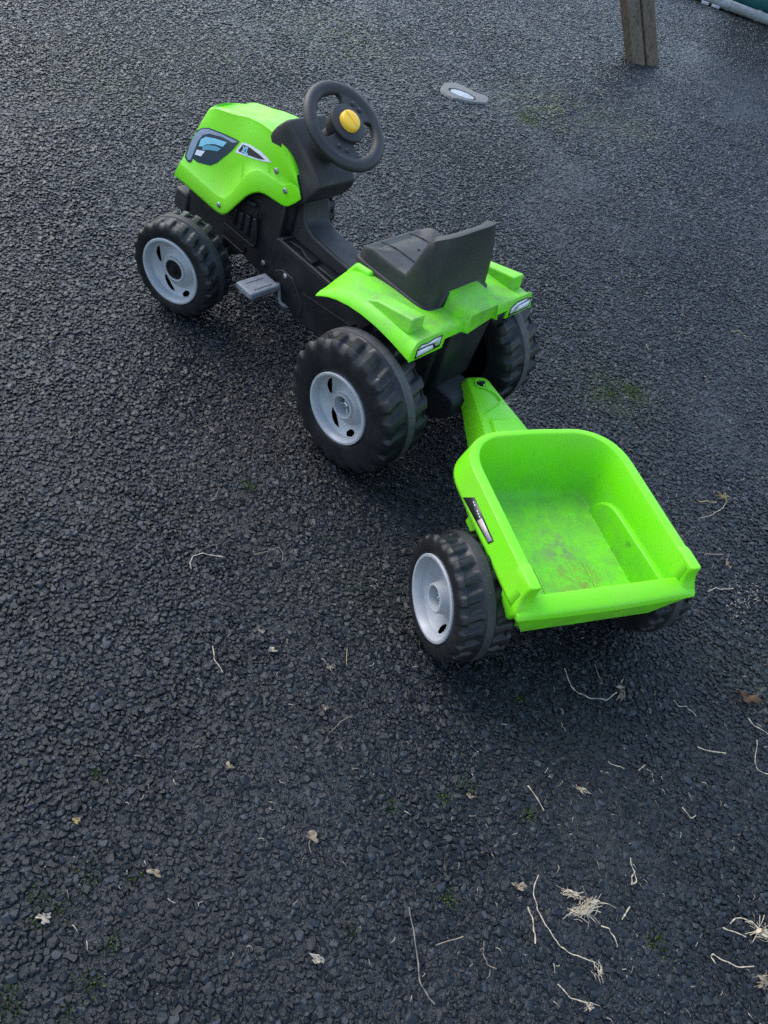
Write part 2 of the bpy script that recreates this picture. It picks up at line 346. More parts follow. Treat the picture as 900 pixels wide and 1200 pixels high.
# centre tunnel and neck
tun = [(.362, .17), (.355, .32), (.345, .32), (.334, .262), (.330, .245), (.322, .232), (.30, .2235), (.24, .2195), (.18, .217), (.15, .235), (.12, .25), (.12, .17)]
V, F = prism(tun, lambda x, z: .0305 + .001 * sst(.21, .17, z)); obj('tunnel', V, F, M_seat, T, 35, bevel=.006, seg=3)
V, F = prism([(.42, .20), (.40, .335), (.315, .318), (.34, .292), (.350, .25), (.352, .20)], .041); obj('neck', V, F, M_dark, T, 35, bevel=.006)
for sgn in (1, -1):
    # footwell: raised outer kerb, cross-shaped relief and a ribbed step
    k = spline([(.357, .045, .190), (.352, .057, .190), (.335, .0595, .1895), (.25, .0595, .1875), (.20, .0595, .1865), (.178, .052, .190)], 4)
    V, F = tube([(x, y * sgn, z + .001) for x, y, z in k], .0042, 10); obj('footwell_edge', V, F, M_dark, chassis, 50)
    def slab(poly, z0, z1, inset=.0022):
        V = [(x, y * sgn, z0) for x, y in poly]; cx = sum(p[0] for p in poly) / len(poly); cy = sum(p[1] for p in poly) / len(poly)
        V += [(x + (cx - x) * inset * 30, (y + (cy - y) * inset * 30) * sgn, z1) for x, y in poly]; n = len(poly)
        return V, [list(range(n))[::-1], list(range(n, 2 * n))] + [(i, (i + 1) % n, n + (i + 1) % n, n + i) for i in range(n)]
    V, F = slab([(.256, .0350), (.256, .0545), (.206, .0545), (.206, .0350)], .184, .1955); obj('foot_rest', V, F, M_dark, chassis, 35, bevel=.0015)
    V, F = slab([(.350, .034), (.343, .049), (.312, .0435), (.285, .0550), (.266, .0550), (.266, .0350), (.305, .0335)], .185, .1950); obj('foot_relief', V, F, M_dark, chassis, 35, bevel=.0015)
    # side plate, bolts, grille relief
    V, F = prism([(.345, .08), (.352, .128), (.332, .142), (.30, .142), (.262, .105), (.262, .075)], lambda x, z: .0645 * sgn, .05 * sgn); obj('side_plate', V, F, M_dark, chassis, 35, bevel=.0018)
    for x, z, y in ((.388, .121, .061), (.320, .135, .0645)):
        V, F = loft(lathe([(y - .002, .0052), (y + .001, .0052), (y + .0024, .0034)], 18)); obj('bolt', [(a + x, sgn * b, c + z) for a, b, c in V], F, M_steel, chassis, 40)
    # moulded engine relief: a long rounded frame with four upright fins standing in it and a bar above
    fr_ = [(.512, .136), (.43, .136), (.420, .142), (.418, .152), (.424, .200), (.420, .212)]
    V, F = tube([(x, sgn * .0603, z) for x, z in [tuple(p) for p in spline(fr_, 4)]], .0026, 8); obj('grille_relief', V, F, M_dark, engine, 50)
    for k in range(4):
        x = .495 - .0205 * k
        V, F = prism([(x, .146), (x - .012, .146), (x - .012, .182 + .004 * k), (x, .182 + .004 * k)], lambda x_, z: .0628 * sgn, .05 * sgn); obj('engine_fin', V, F, M_dark, engine, 35, bevel=.003, seg=2)
    V, F = prism([(.50, .197), (.432, .212), (.432, .222), (.50, .207)], lambda x_, z: .0622 * sgn, .05 * sgn); obj('engine_bar', V, F, M_dark, engine, 35, bevel=.0025, seg=2)
    V, F = prism([(.515, .108), (.448, .108), (.448, .121), (.515, .121)], lambda x, z: .0602 * sgn, .05 * sgn); obj('side_slot', V, F, M_black, engine, 35)
    V, F = tube([(x, sgn * .0605, z) for x, z in ((.515, .107), (.452, .106), (.447, .109), (.446, .121))], .0018, 8); obj('slot_edge', V, F, M_dark, engine, 50)
    # seam line along the chassis flank
    V, F = tube([(.27, sgn * .0622, .128), (.13, sgn * .0622, .145)], .0011, 6); obj('seam', V, F, M_dark, chassis, 50)
    # wheel house liner between chassis and fender
    V, F = prism([(.13, .20), (.14, .245), (.10, .268), (-.02, .268), (-.03, .22), (.05, .235)], lambda x, z: .098 * sgn, .054 * sgn); obj('wheel_liner', V, F, M_dark, chassis, 35, bevel=.004)
    # pedal
    yaw = empty('pedal', (.324, .062 * sgn, .133), 0, T)
    V, F = prism([(-.023, -.0075), (.023, -.0075), (.023, .0065), (-.023, .0065)], lambda x, z: .112, .04)
    V = [(x + .018, sgn * (y - .028), z - .022) for x, y, z in V]
    pb = obj('pedal_block', V, F, M_pedal, yaw, 35, bevel=.0035, seg=3)
    V, F = tube(spline([(.020, .085 * sgn, -.025), (.012, .012 * sgn, -.024), (.004, .0065 * sgn, -.027), (-.004, .006 * sgn, -.052), (-.012, .004 * sgn, -.058), (-.022, -.004 * sgn, -.058)], 4), .0036, 10); obj('pedal_crank', V, F, M_pedal, yaw, 50)
    for q in ((-.013, .012), (.010, -.010)):
        V, F = tube([(.018 + q[0], sgn * .026, -.0152), (.018 + q[0], sgn * .07, -.0152)], .0013, 6); obj('pedal_rib', V, F, M_pedal, yaw, 50)
# front bumper weight and front axle
V, F = prism([(.63, .085), (.672, .085), (.676, .105), (.668, .132), (.63, .132)], .066); obj('front_bumper', V, F, M_seat, T, 35, bevel=.005)
V, F = tube([(.571, -.165, .0942), (.481, .165, .0942)], .011, 16); obj('front_axle', V, F, M_dark, T, 50)
V, F = tube([(0, -.19, .1228), (0, .19, .1228)], .010, 16); obj('rear_axle', V, F, M_dark, T, 50)
V, F = box(.500, .55, -.052, .052, .065, .12); obj('axle_carrier', V, F, M_dark, T, 35, bevel=.004)

# steering console
Fn = Vector((-.546, .838)); Fp = Vector((.296, .328))
def con_w(x, z):
    d = max(0, -((x - Fp.x) * Fn.x + (z - Fp.y) * Fn.y)); return .0425 + min(.0065, .4 * d) * (1 - .45 * sst(.38, .44, x))
def con_poly():
    P = [(.436, .345), (.430, .3585), (.420, .372), (.403, .390), (.396, .3945), (.389, .3905)] + [(.389 - .093 * t, .3905 - .0607 * t) for t in (.2, .4, .6, .8, .97)] + [(.294, .324), (.303, .304), (.322, .280), (.345, .262), (.43, .262), (.437, .30)]
    return P
P = con_poly(); n = len(P); V = []; F = []
cx, cz = .385, .33
for sgn in (1, -1):
    b = len(V)
    for s in (1, .93, .75, .4):
        for x, z in P:
            X, Z = cx + (x - cx) * s, cz + (z - cz) * s
            wd_ = con_w(x, z) + (0 if s == 1 else min(.0035, (1 - s) * .02))
            V.append((X, sgn * min(.0500, wd_), Z))
    for k in range(3):
        for i in range(n): j = (i + 1) % n; F.append((b + k * n + i, b + k * n + j, b + (k + 1) * n + j, b + (k + 1) * n + i))
    F.append([b + 3 * n + i for i in range(n)])
h2 = 4 * n
for i in range(n): F.append((i, (i + 1) % n, h2 + (i + 1) % n, h2 + i))
console = obj('console', V, F, M_seat, T, 40, bevel=.0045, seg=3)
# steering wheel: built flat in its own frame, then tilted
SWC = Vector((.3065, 0, .4195)); tilt = math.atan2(.546, .838)
sw = empty('steering_wheel', SWC, 0, T); sw.rotation_euler = (0, -tilt, R(0))
rings = []
for i in range(96):
    a = 2 * math.pi * i / 96; ring = []
    for k in range(16):
        b = 2 * math.pi * k / 16; rr = .0688 + .0115 * math.cos(b) * (1.0 if math.cos(b) > 0 else 1.05); ring.append((rr * math.cos(a), rr * math.sin(a), .0095 * math.sin(b)))
    rings.append(ring)
V, F = loft(rings + [rings[0]], cap=False); 
obj('wheel_rim', V, F, M_seat, sw, 60)
for s, SPA in ((0, R(50)), (math.pi, R(34))):
    pts = []; sp = [(.022, .66), (.030, .60), (.040, .58), (.052, .62), (.060, .70), (.066, .80)]
    for r, ha in sp: pts.append((r, ha))
    top_ = []
    K = 8
    for r, ha in sp: top_.append([(r * math.cos(math.pi / 2 + s + SPA - ha + 2 * ha * k / K), r * math.sin(math.pi / 2 + s + SPA - ha + 2 * ha * k / K)) for k in range(K + 1)])
    V = []; F = []
    for zz in (.0052, -.0065):
        for row in top_: V += [(x, y, zz) for x, y in row]
    m_ = len(sp) * (K + 1)
    for lay in (0, m_):
        for a in range(len(sp) - 1):
            for b in range(K): i = lay + a * (K + 1) + b; F.append((i, i + 1, i + K + 2, i + K + 1))
    for a in range(len(sp) - 1):
        for b in (0, K): i = a * (K + 1) + b; F.append((i, i + K + 1, m_ + i + K + 1, m_ + i))
    for a in (0, len(sp) - 1):
        for b in range(K): i = a * (K + 1) + b; F.append((i, i + 1, m_ + i + 1, m_ + i))
    obj('spoke', V, F, M_seat, sw, 40, bevel=.002)
    for dx in (-.0075, .0075):
        ca = math.pi / 2 + s + SPA; px, py = .0480 * math.cos(ca) - dx * math.sin(ca), .0480 * math.sin(ca) + dx * math.cos(ca)
        V, F = loft(lathe([(.004, .0046), (.0066, .0044), (.0084, .003), (.0090, .0008)], 16, axis='Z')); obj('wheel_button', [(x + px, y + py, z) for x, y, z in V], F, M_seat, sw, 50)
V, F = loft(lathe([(-.014, .030), (.0105, .0335), (.0122, .0325), (.0128, .031)], 48, axis='Z')); obj('hub', V, F, M_seat, sw, 35)
V, F = loft(lathe([(.011, .0185), (.018, .0183), (.0212, .0172), (.0226, .0150), (.0232, .006), (.0232, .0002)], 40, axis='Z')); cap_ = obj('horn_button', V, F, M_yellow, sw, 40)
V, F = box(-.0150, .0150, -.0008, .0008, .0220, .0240); obj('button_ridge', V, F, M_yellow, sw, 30)
bpy.data.objects['button_ridge'].rotation_euler = (0, 0, .35)
V, F = loft(lathe([(-.085, .026), (-.05, .0235), (-.02, .021), (-.008, .021)], 32, axis='Z')); obj('steering_column', V, F, M_dark, sw, 40)

# fender body (under the seat, over both rear wheels)
FX = [(.146, .236, .246, .266), (.135, .243, .256, .272), (.12, .251, .266, .278), (.10, .2585, .275, .2825), (.075, .2645, .281, .286), (.045, .268, .284, .288), (.01, .268, .2845, .2885), (-.025, .264, .284, .289), (-.048, .260, .284, .290), (-.062, .257, .286, .2905)]
YR = [.166, .1605, .153, .146, .125, .100, .086, .05, 0]
V = []; cols_f = []
for x, ze, zs, zi in FX:
    cols_f.append([(x - .012 * sst(.146, .10, .146) * 0, .166, ze), (x, .1625, ze + (zs - ze) * .40), (x, .155, ze + (zs - ze) * .82), (x, .146, zs), (x, .125, zs + (zi - zs) * .5), (x, .100, zi), (x, .086, zi), (x, .05, zi), (x, 0, zi)])
def rear(Y): return .2545 if Y >= .087 else .272
cols_f.append([(-.0665, y, z - .0015 if y < .155 else z) for (_, y, _), z in zip(cols_f[-1], (.2565, .272, .286, .2895, .2895, .2895, .2895, .2895, .2895))])
cols_f.append([(-.0685, y, z) for y, z in zip((.166, .1635, .157, .146, .125, .100, .0865, .05, 0), (.2555, .266, .279, .2835, .2835, .2835, .2835, .2835, .2835))])
cols_f.append([(-.0705, y, z) for y, z in zip((.166, .1645, .160, .146, .125, .100, .0865, .0855, 0), (.2545, .2545, .2545, .2545, .2545, .2545, .2545, .272, .272))])
nr = 9; V = [p for c in cols_f for p in c]; F = []
for k in range(len(cols_f) - 1):
    for i in range(nr - 1): F.append((k * nr + i, k * nr + i + 1, (k + 1) * nr + i + 1, (k + 1) * nr + i))
off = len(V); V = V + [(x, -y, z) for x, y, z in V]; F = F + [tuple(i + off for i in q[::-1]) for q in F]
fender = obj('rear_fender', V, F, M_green_dirty, T, 40)
bm = bmesh.new(); bm.from_mesh(fender.data); bmesh.ops.remove_doubles(bm, verts=bm.verts, dist=.0005); bmesh.ops.recalc_face_normals(bm, faces=bm.faces[:]); bm.to_mesh(fender.data); bm.free(); finish(fender.data, 40)
s_ = fender.modifiers.new('thick', 'SOLIDIFY'); s_.thickness = .0035; s_.offset = -1
b_ = fender.modifiers.new('round', 'BEVEL'); b_.width = .0018; b_.segments = 2; b_.limit_method = 'ANGLE'; b_.angle_limit = R(35)
for sgn in (1, -1):
    # raised wedge blocks at the back corners and the nose of the platform at the seat's front corner
    V = [(-.044, .1175, .285), (-.044, .150, .283), (.07, .150, .276), (.07, .118, .281), (-.042, .1185, .3105), (-.042, .148, .3105), (.035, .143, .2935), (.035, .1185, .2955)]
    obj('corner_block', [(x, y * sgn, z) for x, y, z in V], [(0, 1, 2, 3), (4, 5, 6, 7), (0, 1, 5, 4), (1, 2, 6, 5), (2, 3, 7, 6), (3, 0, 4, 7)], M_green_dirty, fender, 40, bevel=.003, seg=3)
    V = [(.10, .05, .262), (.10, .100, .262), (.154, .098, .258), (.160, .05, .255), (.10, .05, .2895), (.10, .0955, .2895), (.138, .0925, .2845), (.146, .05, .2825)]
    obj('seat_platform', [(x, y * sgn, z) for x, y, z in V], [(0, 1, 2, 3), (4, 5, 6, 7), (0, 1, 5, 4), (1, 2, 6, 5), (2, 3, 7, 6), (3, 0, 4, 7)], M_green, fender, 40, bevel=.006, seg=3)
    # rear light stickers
    ang = lambda y, z: 0
    def rl(name, poly, m_, lift):
        V = [(-.0712 - lift - .0022 * ((.2835 - z) / .029 - 1) * -1 * 0 - .0, y * 1.0, z) for y, z in poly]
        return V
    if sgn > 0:
        out_ = [(.150, .2585), (.149, .274), (.142, .2805), (.128, .2785), (.116, .2815), (.098, .281), (.098, .262)]
        w1 = [(.1465, .2745), (.141, .2785), (.128, .2765), (.116, .2795), (.1005, .279), (.1005, .266), (.109, .266), (.1135, .2735), (.129, .2745)]
        w2 = [(.1475, .2615), (.1465, .271), (.128, .2715), (.116, .2705), (.1125, .2635), (.128, .2615)]
    else:
        out_ = [(-.098, .2585), (-.099, .274), (-.112, .2805), (-.14, .2805), (-.152, .276), (-.153, .259)]
        w1 = [(-.101, .262), (-.102, .272), (-.113, .278), (-.139, .278), (-.141, .2745), (-.119, .273), (-.112, .262)]
        w2 = [(-.115, .2615), (-.1205, .271), (-.143, .2725), (-.150, .2735), (-.1505, .2615)]
    def grow(P): return [((y - sgn * .124) * 1.16 + sgn * .124, (z - .2695) * 1.14 + .2692) for y, z in P]
    out_, w1, w2 = grow(out_), grow(w1), grow(w2)
    for nm, poly, m_, lf in (('tail_light_sticker', out_, M_st_black, .0002), ('light_patch', w1, M_st_white, .0005), ('light_patch', w2, M_st_white, .0005)):
        V = [(-.0685 - (.2835 - z) / .029 * .002 - lf - .0004, y, z) for y, z in poly]; V += [(x + .001, y, z) for x, y, z in V]; n = len(poly)
        obj(nm, V, [list(range(n)), list(range(2 * n - 1, n - 1, -1))] + [(i, (i + 1) % n, n + (i + 1) % n, n + i) for i in range(n)], m_, fender, None)
# centre hump behind the seat
cb = [(-.074, .036, .305), (-.040, .0395, .3135), (-.01, .04, .3135)]
V = []
rr_ = [[(-.066, -.0445, .268), (-.0785, -.041, .275), (-.0755, -.037, .302), (-.0735, -.034, .3055), (-.0735, .034, .3055), (-.0755, .037, .302), (-.0785, .041, .275), (-.066, .0445, .268)],
       [(-.045, -.0465, .268), (-.045, -.0455, .280), (-.045, -.0415, .308), (-.045, -.0375, .3125), (-.045, .0375, .3125), (-.045, .0415, .308), (-.045, .0455, .280), (-.045, .0465, .268)],
       [(.0, -.0465, .268), (.0, -.0455, .280), (.0, -.0415, .310), (.0, -.0375, .3145), (.0, .0375, .3145), (.0, .0415, .310), (.0, .0455, .280), (.0, .0465, .268)]]
V, F = loft(rr_); obj('rear_hump', V, F, M_green_dirty, fender, 40, bevel=.003, seg=3)
# rear body and tow hitch
V, F = prism([(-.062, .15), (-.064, .262), (.0, .262), (.0, .12), (-.05, .118)], lambda x, z: .046 + .008 * sst(.13, .25, z)); obj('rear_body', V, F, M_dark, T, 35, bevel=.004)
V, F = prism([(-.04, .06), (-.09, .085), (-.108, .105), (-.11, .135), (-.098, .142), (-.03, .142), (.01, .10), (.01, .07)], .036); hitch = obj('tow_hitch', V, F, M_seat, T, 35, bevel=.005)
V, F = box(-.137, -.105, -.014, .014, .115, .139); obj('hitch_tongue', V, F, M_dark, hitch, 35, bevel=.003)

# seat
def seat_pt(a, d, n_=9):
    ex = 2 / n_; ca, sa = math.cos(a), math.sin(a); A, B = .0895 - d, .0875 - d
    return .0665 + A * math.copysign(abs(ca) ** ex, ca), B * math.copysign(abs(sa) ** ex, sa)
def pan(x): return .3165 - .013 * sst(.10, .165, x)
def hgt(x, y):
    s = 1 - sst(-.006, .054, x); q_ = min(abs(y), .085) / .085; return pan(x) + .0015 + .0890 * s * (1 - .04 * q_ ** 2 - .16 * q_ ** 7)
NS = 256; rings = []
# leave a notch in the flange at the rear centre where the green hump comes through
for kind in range(16):
    ring = []
    for i in range(NS):
        a = 2 * math.pi * i / NS
        d = (0, 0, .0012, .0035, .0040, .0055, .0066, .0078, .0096, .0140, .0215, .0270, .032, .040, .058, .080)[kind]
        en = 9 - 5.2 * sst(3, 9, kind) * sst(.09, .0, seat_pt(a, 0)[0]); x0, y0 = seat_pt(a, .0, 3.8); d = max(.0045, d - .0065 * sst(.06, .0, x0)) if 5 <= kind <= 11 else d; x, y = seat_pt(a, d, en)
        h = hgt(x0, y0); p = pan(x)
        back = sst(.06, .0, x0)
        if kind <= 4:
            z = (.2825, .2905, .2918, .2920, .2945)[kind]
            nt_ = sst(.055, .046, abs(y)) * (1 if x0 < 0.0 else 0)
            z += .021 * nt_
        elif kind <= 8:
            t = (kind - 4) / 4; z = .2945 + (h - .2945) * (1 - (1 - t) ** 2.0 if back < .5 else 1 - (1 - t) ** 1.5); z = min(z, h)
            nt_ = sst(.055, .046, abs(y)) * (1 if x0 < 0.0 else 0); z = max(z, .3155 * nt_)
        elif kind == 9: z = h
        elif kind == 10: z = h - .0008
        elif kind == 11: z = h - .005 * back - .0003
        elif kind == 12: z = p + (h - p) * .35
        elif kind == 13: z = p + (h - p) * .05
        else: z = p
        lean = .012 * back * sst(.30, .41, z)
        ring.append((x + lean * (1 if x0 < .06 else 0), y, z))
    rings.append(ring)
V, F = loft(rings); seat = obj('seat', V, F, M_seat, T, 58)
for y in (.036, -.036):
    V, F = tube([(x, y, pan(x) + .0003) for x in (.045, .07, .09, .11, .128, .14)], .0009, 6); obj('seat_groove', V, F, M_black, seat, 50)
V, F = loft(lathe([(.3160, .0028), (.3170, .0028)], 14, axis='Z')); obj('drain_hole', [(x + .087, y, z) for x, y, z in V], F, M_black, seat, 30)

# wheels
make_wheel(T, (0, .22 - .0513, .1228), .1228, .1026, .0636, 1, 'rear', 20, 0, .1)
make_wheel(T, (0, -.22 + .0633, .1228), .1228, .1026, .0636, -1, 'rear', 20, 0, .2)
make_wheel(T, (.4769, .2220 - .0395, .0942), .0942, .079, .0631, 1, 'front', 20, .263, .2)
make_wheel(T, (.5750, -.2220 + .0395, .0942), .0942, .079, .0631, -1, 'front', 20, .263, .3)
# ------------------------------------------------------------------ toy trailer (x towards the tractor, y left)
U = empty('toy_trailer', (.2891, .8048, 0), 2.1489)
tag(U, 'lime green two-wheeled tipping trailer with a scuffed dirty floor hitched behind the toy tractor', 'toy trailer')
# plan of the inner rim: rear left -> front -> rear right
def u_path(hw, xf, xr, rad, n=14):
    P = []
    xs = np.linspace(xr, xf - rad, 16)
    P += [(x, hw) for x in xs]
    for k in range(1, n + 1):
        a = math.pi / 2 * k / n; P.append((xf - rad + rad * math.sin(a) ** .85, hw - rad + rad * math.cos(a) ** .85 if k < n else hw - rad))
    ys = np.linspace(hw - rad, -(hw - rad), 10)[1:-1]
    P += [(xf + .0015 * (.5 + .5 * math.cos(math.pi * y / (hw - rad))), y) for y in ys]
    return P + [(x, -y) for x, y in P[:16 + n][::-1]]
base = u_path(.1255, .1935, -.078, .070)
def offs(P, do, fo):
    """push the plan outwards: do at the sides, fo at the front"""
    out = []
    for i, (x, y) in enumerate(P):
        a, b = P[max(i - 1, 0)], P[min(i + 1, len(P) - 1)]; t = Vector((b[0] - a[0], b[1] - a[1])).normalized(); nrm = Vector((t.y, -t.x)) * -1
        nrm = Vector((-t.y, t.x)) if Vector((-t.y, t.x)).dot(Vector((x - .03, y))) > 0 else Vector((t.y, -t.x))
        wgt = nrm.x ** 2 if nrm.x > 0 else 0; o_ = do * (1 - wgt) + fo * wgt; out.append((x + nrm.x * o_, y + nrm.y * o_))
    return out
secs = [(.0300, .017, .1855), (.0290, .0165, .190), (.0182, .0125, .2220), (.0174, .0118, .2252), (.0158, .0104, .2262), (.0030, .0024, .2262), (.0010, .0010, .2254), (.0, .0, .2230), (-.003, -.010, .185), (-.008, -.026, .142), (-.0095, -.031, .131), (-.013, -.036, .1235), (-.019, -.043, .121)]
rings = []
for do, fo, z in secs: rings.append([(x, y, z) for x, y in offs(base, do, fo)])
n = len(base); V = [p for r in rings for p in r]; F = []
for k in range(len(rings) - 1):
    for i in range(n - 1): F.append((k * n + i, k * n + i + 1, (k + 1) * n + i + 1, (k + 1) * n + i))
# floor: strips between matching left and right points
b0 = (len(rings) - 1) * n
F.append(list(range(b0, b0 + n)))
tub = obj('tub', V, F, M_green_tub, U, 38)
bm = bmesh.new(); bm.from_mesh(tub.data); bmesh.ops.recalc_face_normals(bm, faces=bm.faces[:])
bm.faces.ensure_lookup_table(); c_ = max(bm.faces, key=lambda f: len(f.verts))
if c_.normal.z < 0: bmesh.ops.reverse_faces(bm, faces=bm.faces[:])
bm.to_mesh(tub.data); bm.free(); finish(tub.data, 38)
s_ = tub.modifiers.new('thick', 'SOLIDIFY'); s_.thickness = .003; s_.offset = -1
# tailboard lip
P = [(-.060, .118), (-.066, .150), (-.0705, .190), (-.0735, .1955), (-.078, .1965), (-.094, .1915), (-.0985, .1885), (-.1015, .179), (-.098, .178), (-.085, .118)]
L_ = []
for y in (-.152, -.148, -.137, -.120, -.09, -.05, 0, .05, .09, .120, .137, .148, .152):
    e = sst(.118, .152, abs(y)); bow = .004 * (1 - (y / .152) ** 2)
    L_.append([(x - (bow if x < -.09 else 0) + 0, y * (1 if z > .17 else min(1, .112 / max(.112, abs(y)))), z - .004 * e * (1 if z > .184 else 0)) for x, z in P])
V, F = loft(L_); obj('tailboard', V, F, M_green_tub, tub, 40, bevel=.0018)
for sgn in (1, -1):
    # corner post: stands a little above the rim, wraps down to the lip
    # (concave back face, rounded in plan)
    PS = [(.150, -.050, -.080, .124, .146), (.182, -.048, -.0945, .1245, .1540), (.188, -.048, -.0930, .1245, .1535), (.195, -.047, -.0880, .1250, .1520), (.204, -.046, -.0845, .1252, .1495), (.215, -.044, -.0830, .1252, .1465), (.2262, -.040, -.0838, .1255, .1440), (.2290, -.050, -.0835, .1275, .1425)]
    rg_p = []
    for z, xf_, xr_, ya, yb_ in PS:
        c_ = .003; rg_p.append([(xf_, ya, z), (xf_, yb_ - c_, z), (xf_ - c_, yb_, z), (xr_ + c_, yb_, z), (xr_, yb_ - c_, z), (xr_, ya + c_, z), (xr_ + c_, ya, z)])
    V, F = loft(rg_p); obj('corner_post', [(x, y * sgn, z) for x, y, z in V], F, M_green, tub, 50, bevel=.0015, seg=3)
    # wheel arch box bulging into the tub
    arc = [(.118, .119)] + [(.062 + .054 * math.cos(a), .128 + .044 * math.sin(a)) for a in [math.pi / 2 * k / 8 for k in range(1, 9)]] + [(-.075, .178), (-.075, .119)]
    V, F = prism(arc, lambda x, z: sgn * (.1235 - (.17 - z) * .02), sgn * .1085); V2 = []
    for x, y, z in V: V2.append((x, y if abs(y) > .115 else sgn * (.1085 + (z - .119) * .06), z))
    obj('arch_bulge', V2, F, M_green_tub, tub, 40, bevel=.003, seg=3)
    # side sticker on the skirt
    poly = [(.107, .190), (.094, .2155), (.013, .2150), (.017, .200)]
    def sk(z): return .1437 + (.2220 - z) * .33 + .0012
    for nm, pl, m_, lf in (('trailer_sticker', [(.108, .1900), (.092, .2080), (.014, .2060), (.017, .1965)], M_st_black, .0), ('sticker_stripe', [(.056, .2050), (.058, .1965), (.0185, .1980), (.0160, .2050)], flat('sticker_pale_pink', (.5, .42, .40)), .0005)):
        V = [(x, sgn * (sk(z) + lf), z) for x, z in pl]; V += [(x, y - sgn * .0022, z) for x, y, z in V]; k = len(pl)
        obj(nm, V, [list(range(k)), list(range(2 * k - 1, k - 1, -1))] + [(i, (i + 1) % k, k + (i + 1) % k, k + i) for i in range(k)], m_, tub, None)
    for q in range(6):
        x = .088 - q * .0052; z = .2045 - .0002 * q
        V = [(x + a, sgn * (sk(z) + .0005), z + b) for a, b in ((0, 0), (-.0034, 0), (-.0034, -.0050), (0, -.0050))]; V += [(x_, y_ - sgn * .002, z_) for x_, y_, z_ in V]
        if q not in (2,): obj('sticker_letter', V, [(0, 1, 2, 3), (7, 6, 5, 4), (0, 1, 5, 4), (1, 2, 6, 5), (2, 3, 7, 6), (3, 0, 4, 7)], M_st_white, tub, None)
    # under-body bracket to the axle
    V, F = prism([(.05, .07), (-.05, .07), (-.07, .118), (.08, .118)], lambda x, z: sgn * .098, sgn * .07); obj('axle_bracket', V, F, M_green, tub, 40, bevel=.003)
for y in (-.045, .045):
    V, F = tube([(.015, y, .1215), (-.04, y, .1215)], .0022, 8); obj('floor_rib', V, F, M_green_tub, tub, 50)
# drawbar
st_ = [(.207, .0615, .0505, .163, .10), (.245, .056, .046, .164, .105), (.29, .0475, .0385, .163, .112), (.34, .0385, .0300, .161, .12), (.38, .031, .024, .1595, .125), (.397, .0285, .0215, .159, .127), (.405, .0265, .0195, .157, .129), (.411, .0235, .0165, .153, .131)]
rings = []
for x, wb, wt, zt, zb in st_:
    rings.append([(x, wb, zb), (x, wb - .001, zb + (zt - zb) * .5), (x, wt + .0025, zt - .006), (x, wt, zt - .0015), (x, wt - .003, zt), (x, 0, zt + .0006), (x, -wt + .003, zt), (x, -wt, zt - .0015), (x, -wt - .0025, zt - .006), (x, -wb + .001, zb + (zt - zb) * .5), (x, -wb, zb)])
V, F = loft(rings); drawbar = obj('drawbar', V, F, M_green, U, 30)
V = [(.195, .040, .160), (.195, -.040, .160), (.297, -.026, .160), (.297, .026, .160), (.195, .037, .1735), (.195, -.037, .1735), (.287, -.0235, .1700), (.287, .0235, .1700)]
obj('raised_panel', V, [(0, 1, 2, 3), (4, 5, 6, 7), (0, 1, 5, 4), (1, 2, 6, 5), (2, 3, 7, 6), (3, 0, 4, 7)], M_green, drawbar, 40, bevel=.003, seg=3)
# moulded word on the panel, same plastic, reading from behind
fc = bpy.data.curves.new('moulded_word', 'FONT'); fc.body = 'farmer'; fc.size = .016; fc.extrude = .0007; fc.bevel_depth = .0002; fc.align_x = 'CENTER'; fc.align_y = 'CENTER'; fc.shear = .3
fo = bpy.data.objects.new('moulded_word', fc); COL.objects.link(fo); dg = bpy.context.evaluated_depsgraph_get(); me = bpy.data.meshes.new_from_object(fo.evaluated_get(dg)); bpy.data.objects.remove(fo)
me.materials.clear(); me.materials.append(M_green); wo = bpy.data.objects.new('moulded_word', me); COL.objects.link(wo); wo.parent = drawbar
wo.matrix_local = Matrix.Translation((.225, 0, .1727)) @ Matrix.Rotation(-math.pi / 2, 4, 'Z') @ Matrix.Rotation(R(-2.2), 4, 'X')
# hitch eye, pin and its green retaining cord
V, F = prism([(.374, .1575), (.392, .1575), (.392, .1608), (.374, .1608)], .0075); obj('hitch_eye', V, F, M_black, drawbar, 30)
V, F = loft(lathe([(.15, .004), (.166, .004), (.1668, .0035)], 14, axis='Z')); obj('hitch_pin', [(x + .384, y - .002, z) for x, y, z in V], F, M_dark, drawbar, 40)
V, F = tube(spline([(.394, -.007, .1615), (.398, .001, .162), (.388, .011, .162), (.378, .009, .162), (.372, -.003, .1625), (.362, -.014, .1625), (.345, -.020, .1628), (.335, -.016, .1628), (.322, .004, .1632), (.314, .020, .1635), (.306, .029, .161), (.299, .030, .158), (.298, .024, .162)], 5), .0015, 8); obj('retaining_cord', V, F, M_green, drawbar, 60)
V, F = tube(spline([(.392, -.010, .1615), (.384, -.008, .163), (.378, -.001, .164), (.370, -.004, .163)], 4), .0014, 8); obj('retaining_cord', V, F, M_green, drawbar, 60)
V, F = tube([(0, -.19, .0959), (0, .19, .0959)], .007, 14); obj('axle', V, F, M_steel, U, 50)
make_wheel(U, (0, .2141 - .04445, .0959), .0959, .0889, .0651, 1, 'trailer', 22, 0, .1)
make_wheel(U, (0, -.1615, .0959), .0959, .0690, .0651, -1, 'trailer', 22, 0, .3)
